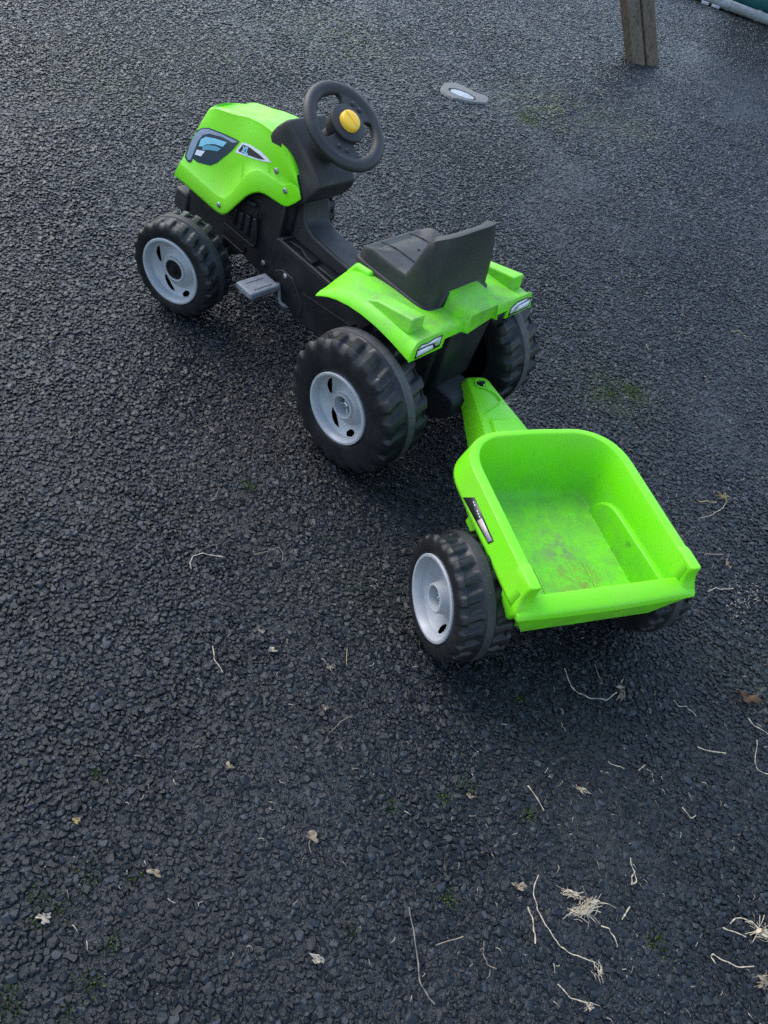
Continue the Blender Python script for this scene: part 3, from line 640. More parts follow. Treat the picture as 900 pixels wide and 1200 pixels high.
# ------------------------------------------------------------------ tarmac: one sheet, with the chippings bedded in it
STAINS = [(-.754, 2.978, .34, .8), (.017, 3.086, .30, .85), (.347, 3.205, .22, .6), (-1.135, 2.055, .30, .5), (-1.016, 2.467, .3, .4), (.09, 1.332, .10, .7), (.389, 1.504, .14, .8), (-.024, 2.902, .09, .9)]
def tarmac_colour(t, tc, cur, per_stone):
    N, L = t.nodes, t.links
    geo = N.new('ShaderNodeNewGeometry')
    def patch(scale, lo, hi, c, amt, off=0):
        nonlocal cur
        mp = N.new('ShaderNodeMapping'); mp.inputs['Location'].default_value = (off, off * .7, 0); L.new(geo.outputs['Position'], mp.inputs[0])
        n = N.new('ShaderNodeTexNoise'); n.inputs['Scale'].default_value = scale; n.inputs['Detail'].default_value = 5; n.inputs['Roughness'].default_value = .6; L.new(mp.outputs[0], n.inputs['Vector'])
        r = N.new('ShaderNodeMapRange'); r.inputs[1].default_value = lo; r.inputs[2].default_value = hi; r.inputs[4].default_value = amt; L.new(n.outputs[0], r.inputs[0])
        mx = N.new('ShaderNodeMix'); mx.data_type = 'RGBA'; L.new(r.outputs[0], mx.inputs[0]); L.new(cur, mx.inputs[6]); mx.inputs[7].default_value = (*c, 1); cur = mx.outputs[2]
    patch(2.2, .45, .70, (.0115, .0150, .0200), .6)
    patch(3.1, .58, .74, (.016, .021, .006), .35, 3.7)        # algae tint
    patch(5.0, .60, .74, (.019, .018, .016), .45, 9.1)          # dusty brown
    # mossy stains at their own places
    for (px_, py_, rad, amt) in STAINS:
        v = N.new('ShaderNodeVectorMath'); v.operation = 'DISTANCE'; L.new(geo.outputs['Position'], v.inputs[0]); v.inputs[1].default_value = (px_, py_, 0)
        r = N.new('ShaderNodeMapRange'); r.inputs[1].default_value = rad; r.inputs[2].default_value = rad * .15; L.new(v.outputs['Value'], r.inputs[0])
        n = N.new('ShaderNodeTexNoise'); n.inputs['Scale'].default_value = 14; n.inputs['Detail'].default_value = 6; L.new(geo.outputs['Position'], n.inputs['Vector'])
        r2 = N.new('ShaderNodeMapRange'); r2.inputs[1].default_value = .38; r2.inputs[2].default_value = .62; r2.inputs[4].default_value = amt; L.new(n.outputs[0], r2.inputs[0])
        mu = N.new('ShaderNodeMath'); mu.operation = 'MULTIPLY'; L.new(r.outputs[0], mu.inputs[0]); L.new(r2.outputs[0], mu.inputs[1])
        mx = N.new('ShaderNodeMix'); mx.data_type = 'RGBA'; L.new(mu.outputs[0], mx.inputs[0]); L.new(cur, mx.inputs[6]); mx.inputs[7].default_value = (.030, .038, .006, 1); cur = mx.outputs[2]
    return cur
def stone_extra(t, tc, cur):
    N, L = t.nodes, t.links
    oi = N.new('ShaderNodeObjectInfo')
    r = N.new('ShaderNodeValToRGB'); e = r.color_ramp.elements
    e[0].position = 0; e[0].color = (0.0018, 0.0025, 0.0035, 1); e[1].position = 1; e[1].color = (0.0107, 0.0156, 0.0223, 1)
    a = r.color_ramp.elements.new(.5); a.color = (0.0029, 0.0043, 0.0060, 1); a = r.color_ramp.elements.new(.88); a.color = (0.0063, 0.0092, 0.0133, 1)
    a = r.color_ramp.elements.new(.97); a.color = (0.0210, 0.0280, 0.0360, 1)
    L.new(oi.outputs['Random'], r.inputs[0])
    return tarmac_colour(t, tc, r.outputs[0], True)
M_stone = mat('tarmac_chippings', (.04, .04, .045), .42, .33, None, (330, .35, .0010), (140, .08, .36), stone_extra)
M_tar = mat('tarmac_binder', (.0022, .0028, .0036), .5, .5, None, (420, .7, .004), (90, .16, .55), lambda t, tc, cur: tarmac_colour(t, tc, cur, False))
# sheet to the horizon, finer near the toys, softly uneven
def axis_pts(lo, hi, step, far):
    a = list(np.arange(lo, hi + 1e-6, step)); L_ = []; d = step; x = lo
    while x > -far: d *= 1.5; x -= d; L_.append(x)
    H_ = []; d = step; x = hi
    while x < far: d *= 1.5; x += d; H_.append(x)
    return L_[::-1] + a + H_
gx = axis_pts(-3, 3, .12, 90); gy = axis_pts(-1, 7, .12, 90)
def relief(x, y): return .0035 * math.sin(x * 2.3 + .6) * math.cos(y * 1.9) + .002 * math.sin(x * 5.1 + y * 4.3)
def damp(x, y):
    # flat under the wheels so that they stand on it
    d = min(math.hypot(x + .1, y - 1.2), math.hypot(x - .3, y - .8)); return sst(.45, .9, d)
V = [(x, y, -.0024 + relief(x, y) * damp(x, y)) for y in gy for x in gx]; nx = len(gx)
F = [(j * nx + i, j * nx + i + 1, (j + 1) * nx + i + 1, (j + 1) * nx + i) for j in range(len(gy) - 1) for i in range(nx - 1)]
g = obj('ground', V, F, M_tar, None, None); g['kind'] = 'structure'; g['label'] = 'dark damp tarmac yard surface with coarse chippings'
# chipping shapes
rocks = bpy.data.collections.new('chipping_shapes')
for k in range(16):
    bm = bmesh.new(); r_ = random.Random(100 + k); el = r_.uniform(.60, .98)
    for i in range(24):
        a = r_.uniform(0, 2 * math.pi); z = r_.uniform(-1, 1); rr = math.sqrt(max(0, 1 - z * z)) ** .6
        bm.verts.new((rr * math.cos(a) * r_.uniform(.82, 1), rr * math.sin(a) * el * r_.uniform(.82, 1), max(-.7, min(.78 + r_.uniform(-.12, .12), z)) * .66))
    h = bmesh.ops.convex_hull(bm, input=bm.verts[:]); bmesh.ops.delete(bm, geom=[v for v in bm.verts if not v.link_faces], context='VERTS')
    bmesh.ops.dissolve_limit(bm, angle_limit=R(12), verts=bm.verts[:], edges=bm.edges[:]); bmesh.ops.triangulate(bm, faces=bm.faces[:])
    me = bpy.data.meshes.new('chipping'); bm.to_mesh(me); bm.free(); me.materials.append(M_stone)
    rocks.objects.link(bpy.data.objects.new(f'chipping_{k:02d}', me))
def scatter(x0, x1, y0, y1, sp, smin, smax, keep=None, seed=1, ztop=0.0):
    rg = np.random.default_rng(seed); xs = np.arange(x0, x1, sp); ys = np.arange(y0, y1, sp * .866)
    X, Y = np.meshgrid(xs, ys); X = X + (np.arange(len(ys))[:, None] % 2) * sp * .5
    X = X.ravel() + rg.uniform(-.42, .42, X.size) * sp; Y = Y.ravel() + rg.uniform(-.42, .42, Y.size) * sp
    s = np.clip(np.exp(rg.normal(math.log((smin * smax) ** .5), .36, X.size)), smin, smax)
    if keep is not None: k = keep(X, Y); X, Y, s = X[k], Y[k], s[k]
    return X, Y, s
def quad_keep(X, Y):
    # the part of the yard within and around the view
    poly = [(-.50, -.15), (1.15, -.15), (1.75, 3.0), (2.0, 6.2), (-.9, 6.2), (-2.6, 2.3), (-1.6, 1.0)]
    ok = np.ones(X.size, bool)
    for (ax, ay), (bx, by) in zip(poly, poly[1:] + poly[:1]): ok &= ((bx - ax) * (Y - ay) - (by - ay) * (X - ax)) > 0
    return ok
near = lambda X, Y: quad_keep(X, Y) & (Y < 2.6)
far_ = lambda X, Y: quad_keep(X, Y) & (Y >= 2.6)
A = [scatter(-2.7, 2.1, -.2, 2.62, .0070, .0023, .0090, near, 1), scatter(-2.7, 2.1, 2.55, 6.2, .0098, .0038, .0105, far_, 2)]
X = np.concatenate([a[0] for a in A]); Y = np.concatenate([a[1] for a in A]); s = np.concatenate([a[2] for a in A]); n = X.size
print('chippings', n)
relv = np.vectorize(lambda x, y: relief(x, y) * damp(x, y))(X, Y)
sz = s * rng.uniform(.75, 1.15, n)
und = np.sin(X * 7.3 + 1.2 * np.sin(Y * 4.1)) * np.sin(Y * 6.1 + 1.7 * np.sin(X * 3.3)) + .6 * np.sin(X * 17 + Y * 5 + 2 * np.sin(Y * 9))
worn = np.exp(-((X - .80) / .30) ** 2 - ((Y - 4.25) / .55) ** 2) + .7 * np.exp(-((X - .26) / .22) ** 2 - ((Y - 2.55) / .28) ** 2)
top = rng.normal(-.0008, .0008, n) - .0006 * und - .0022 * worn                   # how high each chipping's crown stands
Z = np.minimum(top, .0008) - sz * .38 + relv
me = bpy.data.meshes.new('tarmac_chippings'); me.vertices.add(n); me.vertices.foreach_set('co', np.stack([X, Y, Z], 1).astype(np.float32).ravel())
at = me.attributes.new('rot', 'FLOAT_VECTOR', 'POINT'); at.data.foreach_set('vector', np.stack([rng.normal(0, .13, n), rng.normal(0, .13, n), rng.uniform(0, 6.283, n)], 1).astype(np.float32).ravel())
at = me.attributes.new('scl', 'FLOAT_VECTOR', 'POINT'); at.data.foreach_set('vector', np.stack([s, s, sz], 1).astype(np.float32).ravel())
at = me.attributes.new('pick', 'INT', 'POINT'); at.data.foreach_set('value', rng.integers(0, 16, n).astype(np.int32))
ch = bpy.data.objects.new('tarmac_chippings', me); COL.objects.link(ch); ch['kind'] = 'stuff'; ch['label'] = 'dark grey stone chippings bedded in the tarmac'; me.materials.append(M_stone)
ng = bpy.data.node_groups.new('bed_chippings', 'GeometryNodeTree'); ng.interface.new_socket('Geometry', in_out='INPUT', socket_type='NodeSocketGeometry'); ng.interface.new_socket('Geometry', in_out='OUTPUT', socket_type='NodeSocketGeometry')
gi = ng.nodes.new('NodeGroupInput'); go = ng.nodes.new('NodeGroupOutput'); ip = ng.nodes.new('GeometryNodeInstanceOnPoints'); ci = ng.nodes.new('GeometryNodeCollectionInfo')
ci.inputs['Collection'].default_value = rocks; ci.inputs['Separate Children'].default_value = True; ci.inputs['Reset Children'].default_value = True
def na(nm, ty):
    a = ng.nodes.new('GeometryNodeInputNamedAttribute'); a.data_type = ty; a.inputs['Name'].default_value = nm; return a.outputs[0]
ng.links.new(gi.outputs[0], ip.inputs['Points']); ng.links.new(ci.outputs[0], ip.inputs['Instance']); ip.inputs['Pick Instance'].default_value = True
ng.links.new(na('pick', 'INT'), ip.inputs['Instance Index']); ng.links.new(na('rot', 'FLOAT_VECTOR'), ip.inputs['Rotation']); ng.links.new(na('scl', 'FLOAT_VECTOR'), ip.inputs['Scale'])
ng.links.new(ip.outputs[0], go.inputs[0]); ch.modifiers.new('bed', 'NODES').node_group = ng
STRAWS=[
 ("long bent pale straw lying behind the trailer's tailboard",2.6,'p',[(0.353, 0.727), (0.361, 0.709), (0.369, 0.696), (0.382, 0.692), (0.399, 0.691), (0.426, 0.699), (0.443, 0.721)]),
 ("thin straw stub pointing down just behind the trailer's tailboard",2,'t',[(0.401, 0.755), (0.409, 0.742), (0.419, 0.727)]),
 ("pale straw kinked into a hook, right of the tailboard's straw tuft",2,'p',[(0.537, 0.747), (0.545, 0.737), (0.558, 0.743), (0.566, 0.739), (0.576, 0.732)]),
 ('straight cream straw lying level, below right of the hooked straw',2.6,'p',[(0.577, 0.678), (0.6, 0.681), (0.624, 0.686)]),
 ('bent straw with a long upright leg at the right edge',2,'p',[(0.678, 0.732), (0.673, 0.699), (0.675, 0.678), (0.695, 0.679)]),
 ('forked pale straw near the right edge below the brown dead leaf',2.6,'p',[(0.665, 0.766), (0.681, 0.755), (0.701, 0.752)]),
 ("short cream straw with a split lower end, under the trailer's left wheel side",2.6,'p',[(0.322, 0.516), (0.338, 0.502), (0.351, 0.49)]),
 ('short cream straw lying left of the small split twig, mid right',2.2,'p',[(0.436, 0.597), (0.451, 0.596), (0.461, 0.595)]),
 ('very short straw leaning right above the small split twig',2,'p',[(0.484, 0.602), (0.493, 0.615)]),
 ('small split straw twig with two tips up',2.2,'t',[(0.497, 0.61), (0.504, 0.605), (0.508, 0.594)]),
 ('straw bent into a shallow V on the right',2,'p',[(0.552, 0.571), (0.565, 0.56), (0.573, 0.568)]),
 ('narrow straw loop standing on end like a hairpin',2.6,'p',[(0.477, 0.47), (0.483, 0.455), (0.486, 0.442), (0.481, 0.437), (0.481, 0.446), (0.484, 0.453)]),
 ('longest thin curved straw sweeping down to a frayed tip',2.2,'p',[(0.354, 0.403), (0.35, 0.39), (0.351, 0.377), (0.359, 0.363), (0.37, 0.349), (0.383, 0.338), (0.393, 0.331), (0.404, 0.328), (0.415, 0.327), (0.44, 0.328)]),
 ('upright pale straw with a thick bent head beside the long curved straw',3,'p',[(0.345, 0.36), (0.353, 0.351), (0.357, 0.338), (0.36, 0.323)]),
 ('thick short straw leaning right below the hairpin straw',3.2,'p',[(0.469, 0.388), (0.474, 0.397), (0.48, 0.409)]),
 ('pale straw crossing with a short spur like a Y',2.6,'p',[(0.442, 0.371), (0.453, 0.372), (0.46, 0.364), (0.466, 0.354)]),
 ('arched pale straw running into the straw tuft at the right edge',2.6,'p',[(0.62, 0.435), (0.628, 0.445), (0.64, 0.45), (0.652, 0.449), (0.662, 0.439)]),
 ('straight cream straw left of the straw tuft at the right edge',2.8,'p',[(0.608, 0.426), (0.624, 0.427), (0.641, 0.427)]),
 ('wavy long straw below the straight cream straw at the right',2.4,'p',[(0.598, 0.379), (0.592, 0.386), (0.595, 0.391), (0.606, 0.387), (0.627, 0.385), (0.651, 0.394)]),
 ('curved straw ending in a pale curl near the bottom edge',2.4,'p',[(0.394, 0.29), (0.403, 0.285), (0.412, 0.28), (0.432, 0.282), (0.437, 0.276)]),
 ('curved white straw with a reddish end on the open tarmac left of the trailer',3,'w',[(-0.239, 0.646), (-0.246, 0.657), (-0.247, 0.671), (-0.235, 0.682), (-0.206, 0.689)]),
 ('thin S shaped grass stalk right of the white curved straw',1.6,'t',[(-0.165, 0.712), (-0.15, 0.728), (-0.138, 0.744), (-0.126, 0.738), (-0.122, 0.724)]),
 ('slim pale straw curving down on the open tarmac at left',2,'p',[(-0.157, 0.541), (-0.145, 0.521), (-0.127, 0.508)]),
 ("yellowish upright straw left of the trailer's wheel",2,'y',[(0.03, 0.588), (0.022, 0.615)]),
 ('thin leaning grass stalk with a small seed head',1.6,'t',[(0.041, 0.485), (0.048, 0.502), (0.059, 0.516)]),
 ('long knobbly grey stalk pointing to the bottom edge',2.8,'g',[(0.2, 0.309), (0.211, 0.288), (0.225, 0.255), (0.232, 0.237), (0.244, 0.228), (0.254, 0.223)]),
 ('straw with a tiny fork lying level near the bottom middle',2.2,'t',[(0.241, 0.281), (0.256, 0.291), (0.271, 0.301)]),
 ('thin stalk curving down to the right near the bottom middle',1.7,'t',[(0.297, 0.304), (0.3, 0.29), (0.306, 0.281), (0.317, 0.28)]),
 ("flat yellow straw right of the trailer's rear corner",4,'y',[(0.586, 1.24), (0.607, 1.251), (0.626, 1.259)]),
 ('thin bowed straw under the flat yellow straw',1.7,'p',[(0.589, 1.192), (0.615, 1.215), (0.638, 1.245), (0.651, 1.277)]),
 ("pale forked straw right of the trailer's tailboard corner",3,'w',[(0.603, 1.007), (0.619, 1.023), (0.632, 1.025), (0.653, 1.037)]),
 ("thin straw lying level beside the trailer's right post",1.5,'p',[(0.6, 1.101), (0.618, 1.107), (0.639, 1.118)]),
 ('cream bent straw on the tarmac right of the drawbar',2.6,'y',[(0.689, 1.973), (0.715, 1.99), (0.731, 1.98), (0.748, 1.965)]),
 ('thin straw leaning left on the tarmac beyond the right rear wheel',2,'p',[(0.455, 1.746), (0.462, 1.724)]),
 ('short straw on the far tarmac in front of the wooden post',3.2,'w',[(0.175, 3.484), (0.2, 3.447), (0.218, 3.393)]),
 ("thin straw beside the tractor's big left rear wheel",1.6,'t',[(-0.267, 0.815), (-0.265, 0.786), (-0.27, 0.78)]),
]
TUFTS=[
 ('small frayed straw tuft at the end of the long bent straw',0.022,14,'t',(0.45, 0.721)),
 ('big matted straw clump beside the long curved straw',0.026,34,'p',(0.42, 0.384)),
 ('loose straw clump above left of the matted one',0.018,18,'p',(0.4, 0.396)),
 ('frayed straw tip ending the longest curved straw',0.014,10,'p',(0.443, 0.32)),
 ('large straw tuft cut by the right edge',0.024,26,'p',(0.671, 0.438)),
 ('trailing straw tuft under the large one at the right edge',0.022,16,'t',(0.665, 0.382)),
 ('small starry straw tuft with a thin tail',0.012,9,'p',(0.401, 0.539)),
 ("small straw tuft on the tarmac right of the trailer's rim",0.017,12,'y',(0.644, 1.287)),
 ("dry frayed tuft right of the trailer's tailboard post",0.015,16,'t',(0.644, 1.098)),
 ('pale curl of straw by the bottom edge',0.012,9,'p',(0.435, 0.278)),
]
LEAVES=[
 ('brown dead leaf curled at the right edge',0.026,'b',(0.665, 0.803),0.4),
 ('crumpled tan leaf beside the longest curved straw',0.015,'t',(0.331, 0.38),1.0),
 ('flat pale leaf scrap on the open tarmac left of the trailer wheel',0.011,'w',(-0.077, 0.569),0.2),
 ('torn dead leaf with a stub stalk left of the trailer wheel',0.01,'t',(0.008, 0.577),2.0),
 ('crumpled pinkish leaf below the torn leaf',0.011,'t',(0.022, 0.515),0.7),
 ('curled tan leaf with two points up in the lower middle',0.015,'t',(0.062, 0.345),1.5),
 ('small wrinkled leaf scrap alone on the left tarmac',0.01,'t',(-0.067, 0.39),2.2),
 ('pale Y shaped leaf scrap near the bottom left middle',0.013,'w',(0.113, 0.222),0.3),
 ('pale crumpled leaf among the moss at bottom left',0.013,'w',(-0.182, 0.165),1.2),
 ('thin tan leaf standing above the moss at bottom left',0.012,'t',(-0.095, 0.245),1.4),
 ('cream leaf scrap at the left, above the moss',0.008,'y',(-0.204, 0.266),0.9),
 ('tiny starry dead leaf right of the lower middle',0.009,'t',(0.246, 0.47),0.5),
 ('small pink leaf scrap on the far left of the leaf scraps by the trailer',0.008,'t',(-0.102, 0.591),1.1),
]
MOSS=[(-0.168, 0.213, 0.02), (-0.2, 0.182, 0.014), (-0.173, 0.178, 0.016), (-0.189, 0.162, 0.012), (-0.106, 0.165, 0.014), (-0.109, 0.127, 0.016), (-0.174, 0.083, 0.02), (-0.114, 0.094, 0.014), (0.245, 0.338, 0.014), (-0.116, 0.231, 0.01), (0.52, 0.379, 0.014), (-0.212, 0.323, 0.008), (0.141, 0.264, 0.01), (0.213, 0.456, 0.016), (0.237, 0.484, 0.014), (0.149, 0.42, 0.01), (0.332, 0.477, 0.012), (-0.229, 0.844, 0.012), (0.09, 1.332, 0.02), (0.379, 1.491, 0.03), (0.429, 1.535, 0.03), (-0.025, 2.91, 0.05), (0.293, 0.645, 0.008)]
# ------------------------------------------------------------------ water cover, wooden leg, pipe and sheeting at the yard's edge
M_conc = mat('pale_mortar', (.17, .17, .16), .85, .3, [(40, .4, .7, (.15, .155, .15), .8), (150, .5, .7, (.09, .095, .09), .7)], (90, .7, .006))
M_cover = mat('white_cover', (.34, .36, .39), .5, .4, [(50, .45, .7, (.2, .21, .22), .8)], (120, .3, .002))
cvr = empty('water_cover', (-.27, 2.895, 0)); tag(cvr, 'small oval water cover, white lid in a ragged pale mortar collar on the far tarmac', 'access cover')
ou = [(-.352, 2.895), (-.348, 2.93), (-.330, 2.958), (-.312, 2.973), (-.288, 2.968), (-.267, 2.965), (-.232, 2.952), (-.205, 2.958), (-.183, 2.947), (-.180, 2.915), (-.185, 2.889), (-.21, 2.870), (-.23, 2.852), (-.251, 2.841), (-.275, 2.835), (-.294, 2.820), (-.332, 2.833), (-.346, 2.860)]
inn = []
for x, y in ou:
    a = math.atan2(y - 2.882, x + .272); inn.append((-.272 + .050 * math.cos(a), 2.882 + .030 * math.sin(a)))
n = len(ou); ctr = (-.27, 2.895)
rg_ = lambda P, z, s=1: [((x - ctr[0]) * s, (y - ctr[1]) * s, z) for x, y in P]
V = rg_(ou, -.006, 1.03) + rg_(ou, .004, .97) + rg_(inn, .006, 1.06) + rg_(inn, -.004)
F = [(k * n + i, k * n + (i + 1) % n, (k + 1) * n + (i + 1) % n, (k + 1) * n + i) for k in range(3) for i in range(n)]
obj('mortar_collar', V, F, M_conc, cvr, 40)
lid = [(x * 0 + -.272 + .044 * math.cos(2 * math.pi * k / 28) - 0, 2.880 + .024 * math.sin(2 * math.pi * k / 28)) for k in range(28) for x in (0,)]
V, F = loft([rg_(lid, -.006), rg_(lid, .0045), rg_(lid, .006, .97)]); obj('lid', V, F, M_cover, cvr, 40)
V, F = loft([rg_([(-.272 + .049 * math.cos(a), 2.882 + .0295 * math.sin(a)) for a in [math.pi * k / 16 for k in range(32)]], zz) for zz in (-.006, .0035)]); obj('lid_gap', V, F, M_black, cvr, 30)

M_wood = mat('weathered_wood', (.115, .085, .058), .8, .3, [(9, .42, .7, (.07, .055, .04), .8, (6, 6, .5)), (30, .52, .62, (.022, .017, .013), .85, (5, 5, .30)), (12, .55, .7, (.15, .13, .11), .6)], (60, .5, .004))
lg = empty('wooden_post', (.36, 4.08, 0)); tag(lg, 'weathered leaning wooden post made of two planks standing on the far tarmac', 'wooden post')
up = Vector((-.1366, .007, .21)).normalized(); e = Vector((.113, .089, 0)); e = (e - up * e.dot(up)).normalized(); d_ = up.cross(e)
for k, (a, b, zo) in enumerate(((-.078, -.006, 0), (.006, .076, .0))):
    V = []
    for t in (0, 1.0):
        for x, y in ((a, -.022), (b, -.022), (b, .022), (a, .022)):
            p = e * x + d_ * (y + (.004 if k else 0)); q = p + up * ((-p.z - .004) / up.z if t == 0 else .95); V.append(q)
    obj('plank', V, [(0, 1, 2, 3), (4, 5, 6, 7), (0, 1, 5, 4), (1, 2, 6, 5), (2, 3, 7, 6), (3, 0, 4, 7)], M_wood, lg, 40, bevel=.004)

M_pipe = mat('grey_pipe', (.22, .235, .25), .55, .4, [(14, .42, .7, (.12, .13, .13), .8, (1, 3, 3)), (60, .55, .7, (.06, .06, .055), .6)], (60, .4, .003))
M_teal = mat('teal_sheeting', (.012, .075, .085), .5, .4, [(6, .4, .7, (.02, .11, .12), .6), (30, .55, .72, (.05, .06, .055), .6)], (25, .5, .01))
M_soil = mat('dark_soil', (.028, .02, .014), .9, .2, [(60, .4, .7, (.05, .038, .025), .8)], (50, .9, .02))
a0, a1 = Vector((.25, 5.745, .028)), Vector((2.4, 5.95, .028))
pp = empty('grey_pipe', a0); V = []
pts = [a0 + (a1 - a0) * (k / 24) - a0 for k in range(25)]; rr = [.027 * (1 + .03 * math.sin(k * 2.1)) for k in range(25)]
tag(obj('pipe_length', *tube(pts, rr, 20), M_pipe, pp, 50), '', '') if False else obj('pipe_length', *tube(pts, rr, 20), M_pipe, pp, 50)
for t in (.27, .36, .55, .78):
    c = (a1 - a0) * t; dd = (a1 - a0).normalized(); obj('pipe_collar', *tube([c - dd * .012, c + dd * .012], .030, 20), M_pipe, pp, 50)
tag(pp, 'grey pipe lying along the far right edge of the yard', 'pipe')
dd = (a1 - a0).normalized(); nn = Vector((-dd.y, dd.x, 0))
tl = []
for k in range(40):
    row = []
    for j in range(8):
        z = .06 + j * .10; row.append(a0 + dd * (.60 + 1.5 * k / 39) + nn * (.085 + .012 * math.sin(k * 1.3 + j * .9) + .03 * math.sin(k * .4)) + Vector((0, 0, z - .08)))
    tl.append(row)
V, F = loft(tl, cap=False, closed=False); tag(obj('sheeting', V, F, M_teal, None, 60, solid=.006), 'dark teal plastic sheeting standing up behind the grey pipe', 'sheeting')
# strip of bare soil behind the tarmac edge, and the two pale battens in front of the pipe
V = []; 
for k in range(20):
    for j in range(4): V.append(a0 + dd * (-.9 + 3.2 * k / 19) + nn * (-.02 + j * .35) + Vector((0, 0, -.034 + .012 * (j > 0) + rng.uniform(0, .012))))
F = [(k * 4 + j, k * 4 + j + 1, k * 4 + j + 5, k * 4 + j + 4) for k in range(19) for j in range(3)]
so_ = obj('soil', V, F, M_soil, None, 50); so_['kind'] = 'structure'; so_['label'] = 'bare dark soil along the yard edge'
for (t, ln, lb) in ((.462, .045, 'pale batten offcut at the yard edge, further from the grey pipe\'s collars'), (.530, .050, 'pale batten offcut at the yard edge, tucked against the grey pipe')):
    c = a0 + dd * (t - .02) - nn * (.042 - .006 * (t > .5)); V, F = box(-ln / 2, ln / 2, -.007, .007, -.004, .010)
    ob = obj('batten', V, F, M_cover, None, 40, bevel=.002, loc=(c.x, c.y, .004), rot=(0, 0, math.atan2(dd.y, dd.x) + .06)); tag(ob, lb, 'batten', 'pale battens by the pipe')

# ------------------------------------------------------------------ straw, leaves and moss
CS = {'p': (.50, .41, .28), 't': (.27, .21, .14), 'w': (.40, .34, .265), 'y': (.33, .25, .10), 'g': (.19, .165, .135), 'b': (.085, .05, .028)}
MS = {k: mat('dry_' + n, c, .7, .3, [(60, .4, .7, tuple(v * .6 for v in c), .7), (300, .5, .7, tuple(v * .45 for v in c), .5)]) for (k, c), n in zip(CS.items(), ('cream_straw', 'tan_straw', 'white_straw', 'yellow_straw', 'grey_stalk', 'brown_leaf'))}
def ribbon(pts, wd, rg):
    """a flattened, slightly twisted stem"""
    P = spline(pts, 5); N_ = len(P); rings = []
    for i, p in enumerate(P):
        d = P[min(i + 1, N_ - 1)] - P[max(i - 1, 0)]; d = d / (np.linalg.norm(d) + 1e-9); u = np.array([-d[1], d[0], 0]); u /= (np.linalg.norm(u) + 1e-9)
        tw = .5 * math.sin(i * .7 + rg.uniform(0, .4)); v = np.array([0, 0, 1.]); a = u * math.cos(tw) + v * math.sin(tw); b = -u * math.sin(tw) + v * math.cos(tw)
        w_ = wd * (.5 if i in (0, N_ - 1) else 1) * rg.uniform(.6, 1.15) / 2; h_ = w_ * .45
        rings.append([p + a * w_, p + b * h_, p - a * w_, p - b * h_])
    return loft(rings)
for k, (lb, wd, c, pts) in enumerate(STRAWS):
    rg = random.Random(k); x0, y0 = pts[0]
    P = []
    for i, (x, y) in enumerate(pts):
        P.append((x - x0 + rg.gauss(0, .0004), y - y0 + rg.gauss(0, .0004), .0022 + .0040 * rg.random()))
        if i < len(pts) - 1:
            f_ = rg.uniform(.3, .7); P.append((x + (pts[i + 1][0] - x) * f_ - x0 + rg.gauss(0, .0003), y + (pts[i + 1][1] - y) * f_ - y0 + rg.gauss(0, .0003), .0022 + .0040 * rg.random()))
    V, F = ribbon(P, wd * .00062, rg); o = obj('straw', V, F, MS[c], None, 60, loc=(x0, y0, 0)); tag(o, lb, 'straw', 'straws scattered on the tarmac')
for k, (lb, r_, n_, c, p) in enumerate(TUFTS):
    rg = random.Random(50 + k); parts = []; main = rg.uniform(0, math.pi); el = rg.uniform(.35, .6)
    def spot(s): a_, b_ = rg.gauss(0, r_ * s), rg.gauss(0, r_ * s * el); return a_ * math.cos(main) - b_ * math.sin(main), a_ * math.sin(main) + b_ * math.cos(main)
    for i in range(int(n_ * 1.6)):
        a = main + rg.gauss(0, .38) + (1.2 if rg.random() < .15 else 0); cx_, cy_ = spot(.33); ln = r_ * rg.choice((.25, .35, .45, .6, .8, 1.7)) * rg.uniform(.7, 1.2); z = rg.uniform(.0015, .005); b = rg.uniform(-.9, .9)
        Q = [(cx_ + math.cos(a + b * t) * ln * (t - .5), cy_ + math.sin(a + b * t) * ln * (t - .5), z * (1 - .5 * abs(t - .5)) + .001) for t in (0, .35, .7, 1)]
        parts.append(ribbon(Q, rg.uniform(.0004, .0010), rg))
    for i in range(int(n_ * .35)):
        cx_, cy_ = spot(.3); a = main + rg.gauss(0, .5); l = r_ * rg.uniform(.15, .36); wq = l * rg.uniform(.15, .4); z = rg.uniform(.002, .007)
        ux, uy = math.cos(a), math.sin(a); parts.append(([(cx_ - ux * l, cy_ - uy * l, z), (cx_ - uy * wq, cy_ + ux * wq, z + rg.uniform(0, .004)), (cx_ + ux * l, cy_ + uy * l, z + rg.uniform(-.001, .004)), (cx_ + uy * wq, cy_ - ux * wq, z)], [(0, 1, 2), (0, 2, 3)]))
    o = obj('straw_tuft', *join(*parts), MS[c], None, 60, loc=(*p, 0)); tag(o, lb, 'straw tuft', 'straw tufts on the tarmac')
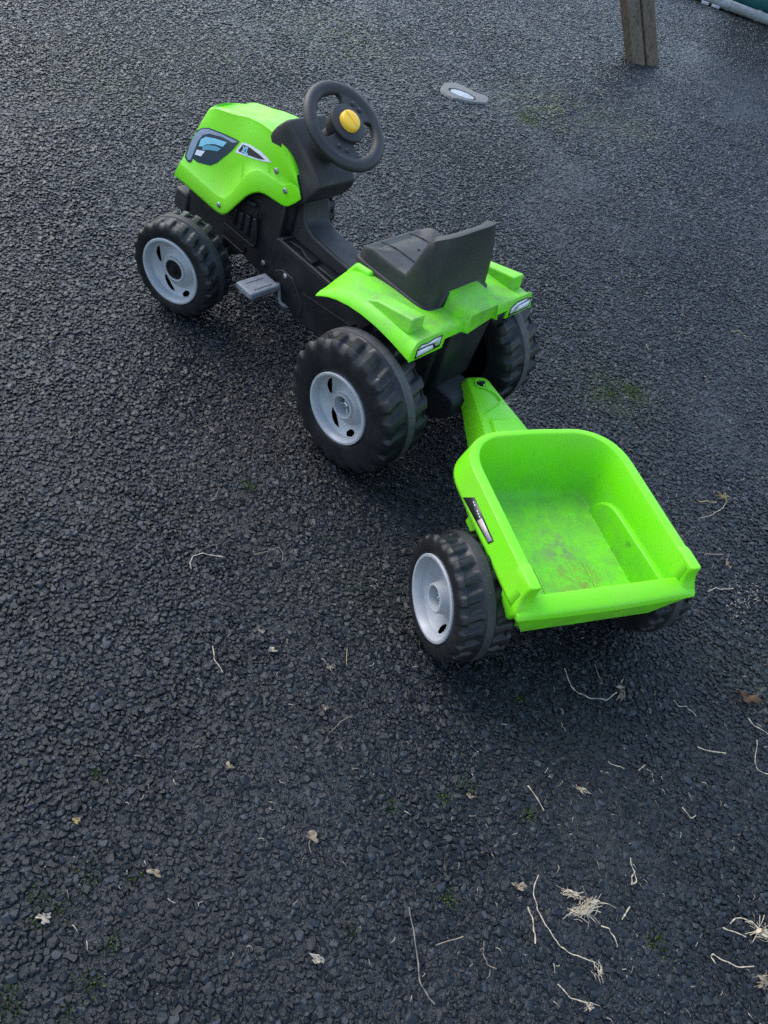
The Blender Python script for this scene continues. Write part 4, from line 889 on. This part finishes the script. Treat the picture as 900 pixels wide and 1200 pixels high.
for k, (lb, r_, c, p, a0_) in enumerate(LEAVES):
    rg = random.Random(90 + k); K = 18; lobes = [rg.uniform(.55, 1) * (.35 + .65 * abs(math.cos(i * math.pi / 6 + rg.uniform(-.3, .3)))) for i in range(K)]; asp = rg.uniform(.45, .7)
    V = [(0, 0, .004)]; 
    for j, fr in enumerate((.5, 1)):
        for i in range(K):
            a = a0_ + 2 * math.pi * i / K; rr = r_ * fr * (lobes[i] * rg.uniform(.6, 1.15) if j else .4 + .6 * lobes[i]) 
            V.append((rr * math.cos(a), rr * math.sin(a) * asp, .002 + fr * rg.uniform(0, r_ * .5)))
    F = [(0, 1 + i, 1 + (i + 1) % K) for i in range(K)] + [(1 + i, 1 + K + i, 1 + K + (i + 1) % K, 1 + (i + 1) % K) for i in range(K)]
    V2, F2 = ribbon([(0, 0, .004), (-r_ * .8 * math.cos(a0_), -r_ * .6 * math.sin(a0_), .005), (-r_ * 1.5 * math.cos(a0_ + .3), -r_ * 1.2 * math.sin(a0_ + .3), .003)], .0011, rg)
    o = obj('dead_leaf', V, F, MS[c], None, 70, loc=(*p, 0), solid=.0004); st_o = obj('leaf_stalk', V2, F2, MS['t'], o, 60) if 'stalk' in lb or 'two points' in lb else None
    tag(o, lb, 'dead leaf', 'dead leaves on the tarmac')
# tiny crumbs of straw and bark nobody could count, thicker towards the right of the yard
parts = {'p': [], 't': []}; rg = random.Random(5)
def crumb(x, y, l, wd):
    a = rg.uniform(0, 6.28); b = rg.gauss(0, .3)
    return ribbon([(x, y, .0022), (x + l * .5 * math.cos(a), y + l * .5 * math.sin(a), .0035), (x + l * math.cos(a + b), y + l * math.sin(a + b), .0022)], wd, rg)
for i in range(640):
    u = rg.random()
    if u < .62: t = rg.random(); x, y = .25 + .75 * rg.random() ** .8 + .25 * t, .25 + 1.5 * t
    elif u < .8: x, y = rg.uniform(-.2, .5), rg.uniform(.15, .75)
    else: x, y = rg.uniform(-1.2, 1.2), rg.uniform(.2, 3.5)
    parts[rg.choice('ppt')].append(crumb(x, y, rg.uniform(.003, .011) * (1 + .5 * (y > 1.5)), rg.uniform(.0005, .0010)))
for (gx_, gy_) in ((.672, 1.02), (.660, .985), (.70, 1.05)):
    for i in range(22): parts['p'].append(crumb(gx_ + rg.gauss(0, .010), gy_ + rg.gauss(0, .016), rg.uniform(.003, .007), .001))
for i in range(420):  # tiny white specks, glints of the tarmac put in as pale colour
    x, y = rg.uniform(-.9, 1.1), rg.uniform(.1, 2.2); l = rg.uniform(.0006, .0013); z = .0015
    parts['p'].append(([(x - l, y, z), (x, y + l * .8, z), (x + l, y, z), (x, y - l * .7, z), (x, y, z + l)], [(0, 1, 4), (1, 2, 4), (2, 3, 4), (3, 0, 4)]))
cr = obj('tarmac_flecks', *join(*parts['p']), MS['w'], None, 60); cr['kind'] = 'stuff'; cr['label'] = 'pale crumbs of straw and tiny white specks for glints scattered over the tarmac'
cr = obj('tarmac_flecks', *join(*parts['t']), MS['t'], None, 60); cr['kind'] = 'stuff'; cr['label'] = 'tan crumbs of straw scattered over the tarmac'
# moss cushions between the chippings
M_moss = mat('moss', (.045, .085, .012), .9, .2, [(120, .4, .7, (.10, .13, .02), .8)])
V = []; F = []
for (mx_, my_, mr) in MOSS:
    for i in range(int(90 * (mr / .014) ** 1.3)):
        x, y = mx_ + rg.gauss(0, mr * .55), my_ + rg.gauss(0, mr * .55); a = rg.uniform(0, 6.28); l = rg.uniform(.0016, .0034); z = rg.uniform(-.002, .0015); k = len(V)
        V += [(x - l * math.cos(a) * .5, y - l * math.sin(a) * .5, z), (x + l * math.cos(a) * .5, y + l * math.sin(a) * .5, z), (x + rg.gauss(0, .001), y + rg.gauss(0, .001), z + l * 1.1)]; F.append((k, k + 1, k + 2))
ms = obj('moss', V, F, M_moss, None, 60); ms['kind'] = 'stuff'; ms['label'] = 'small green moss cushions between the chippings'
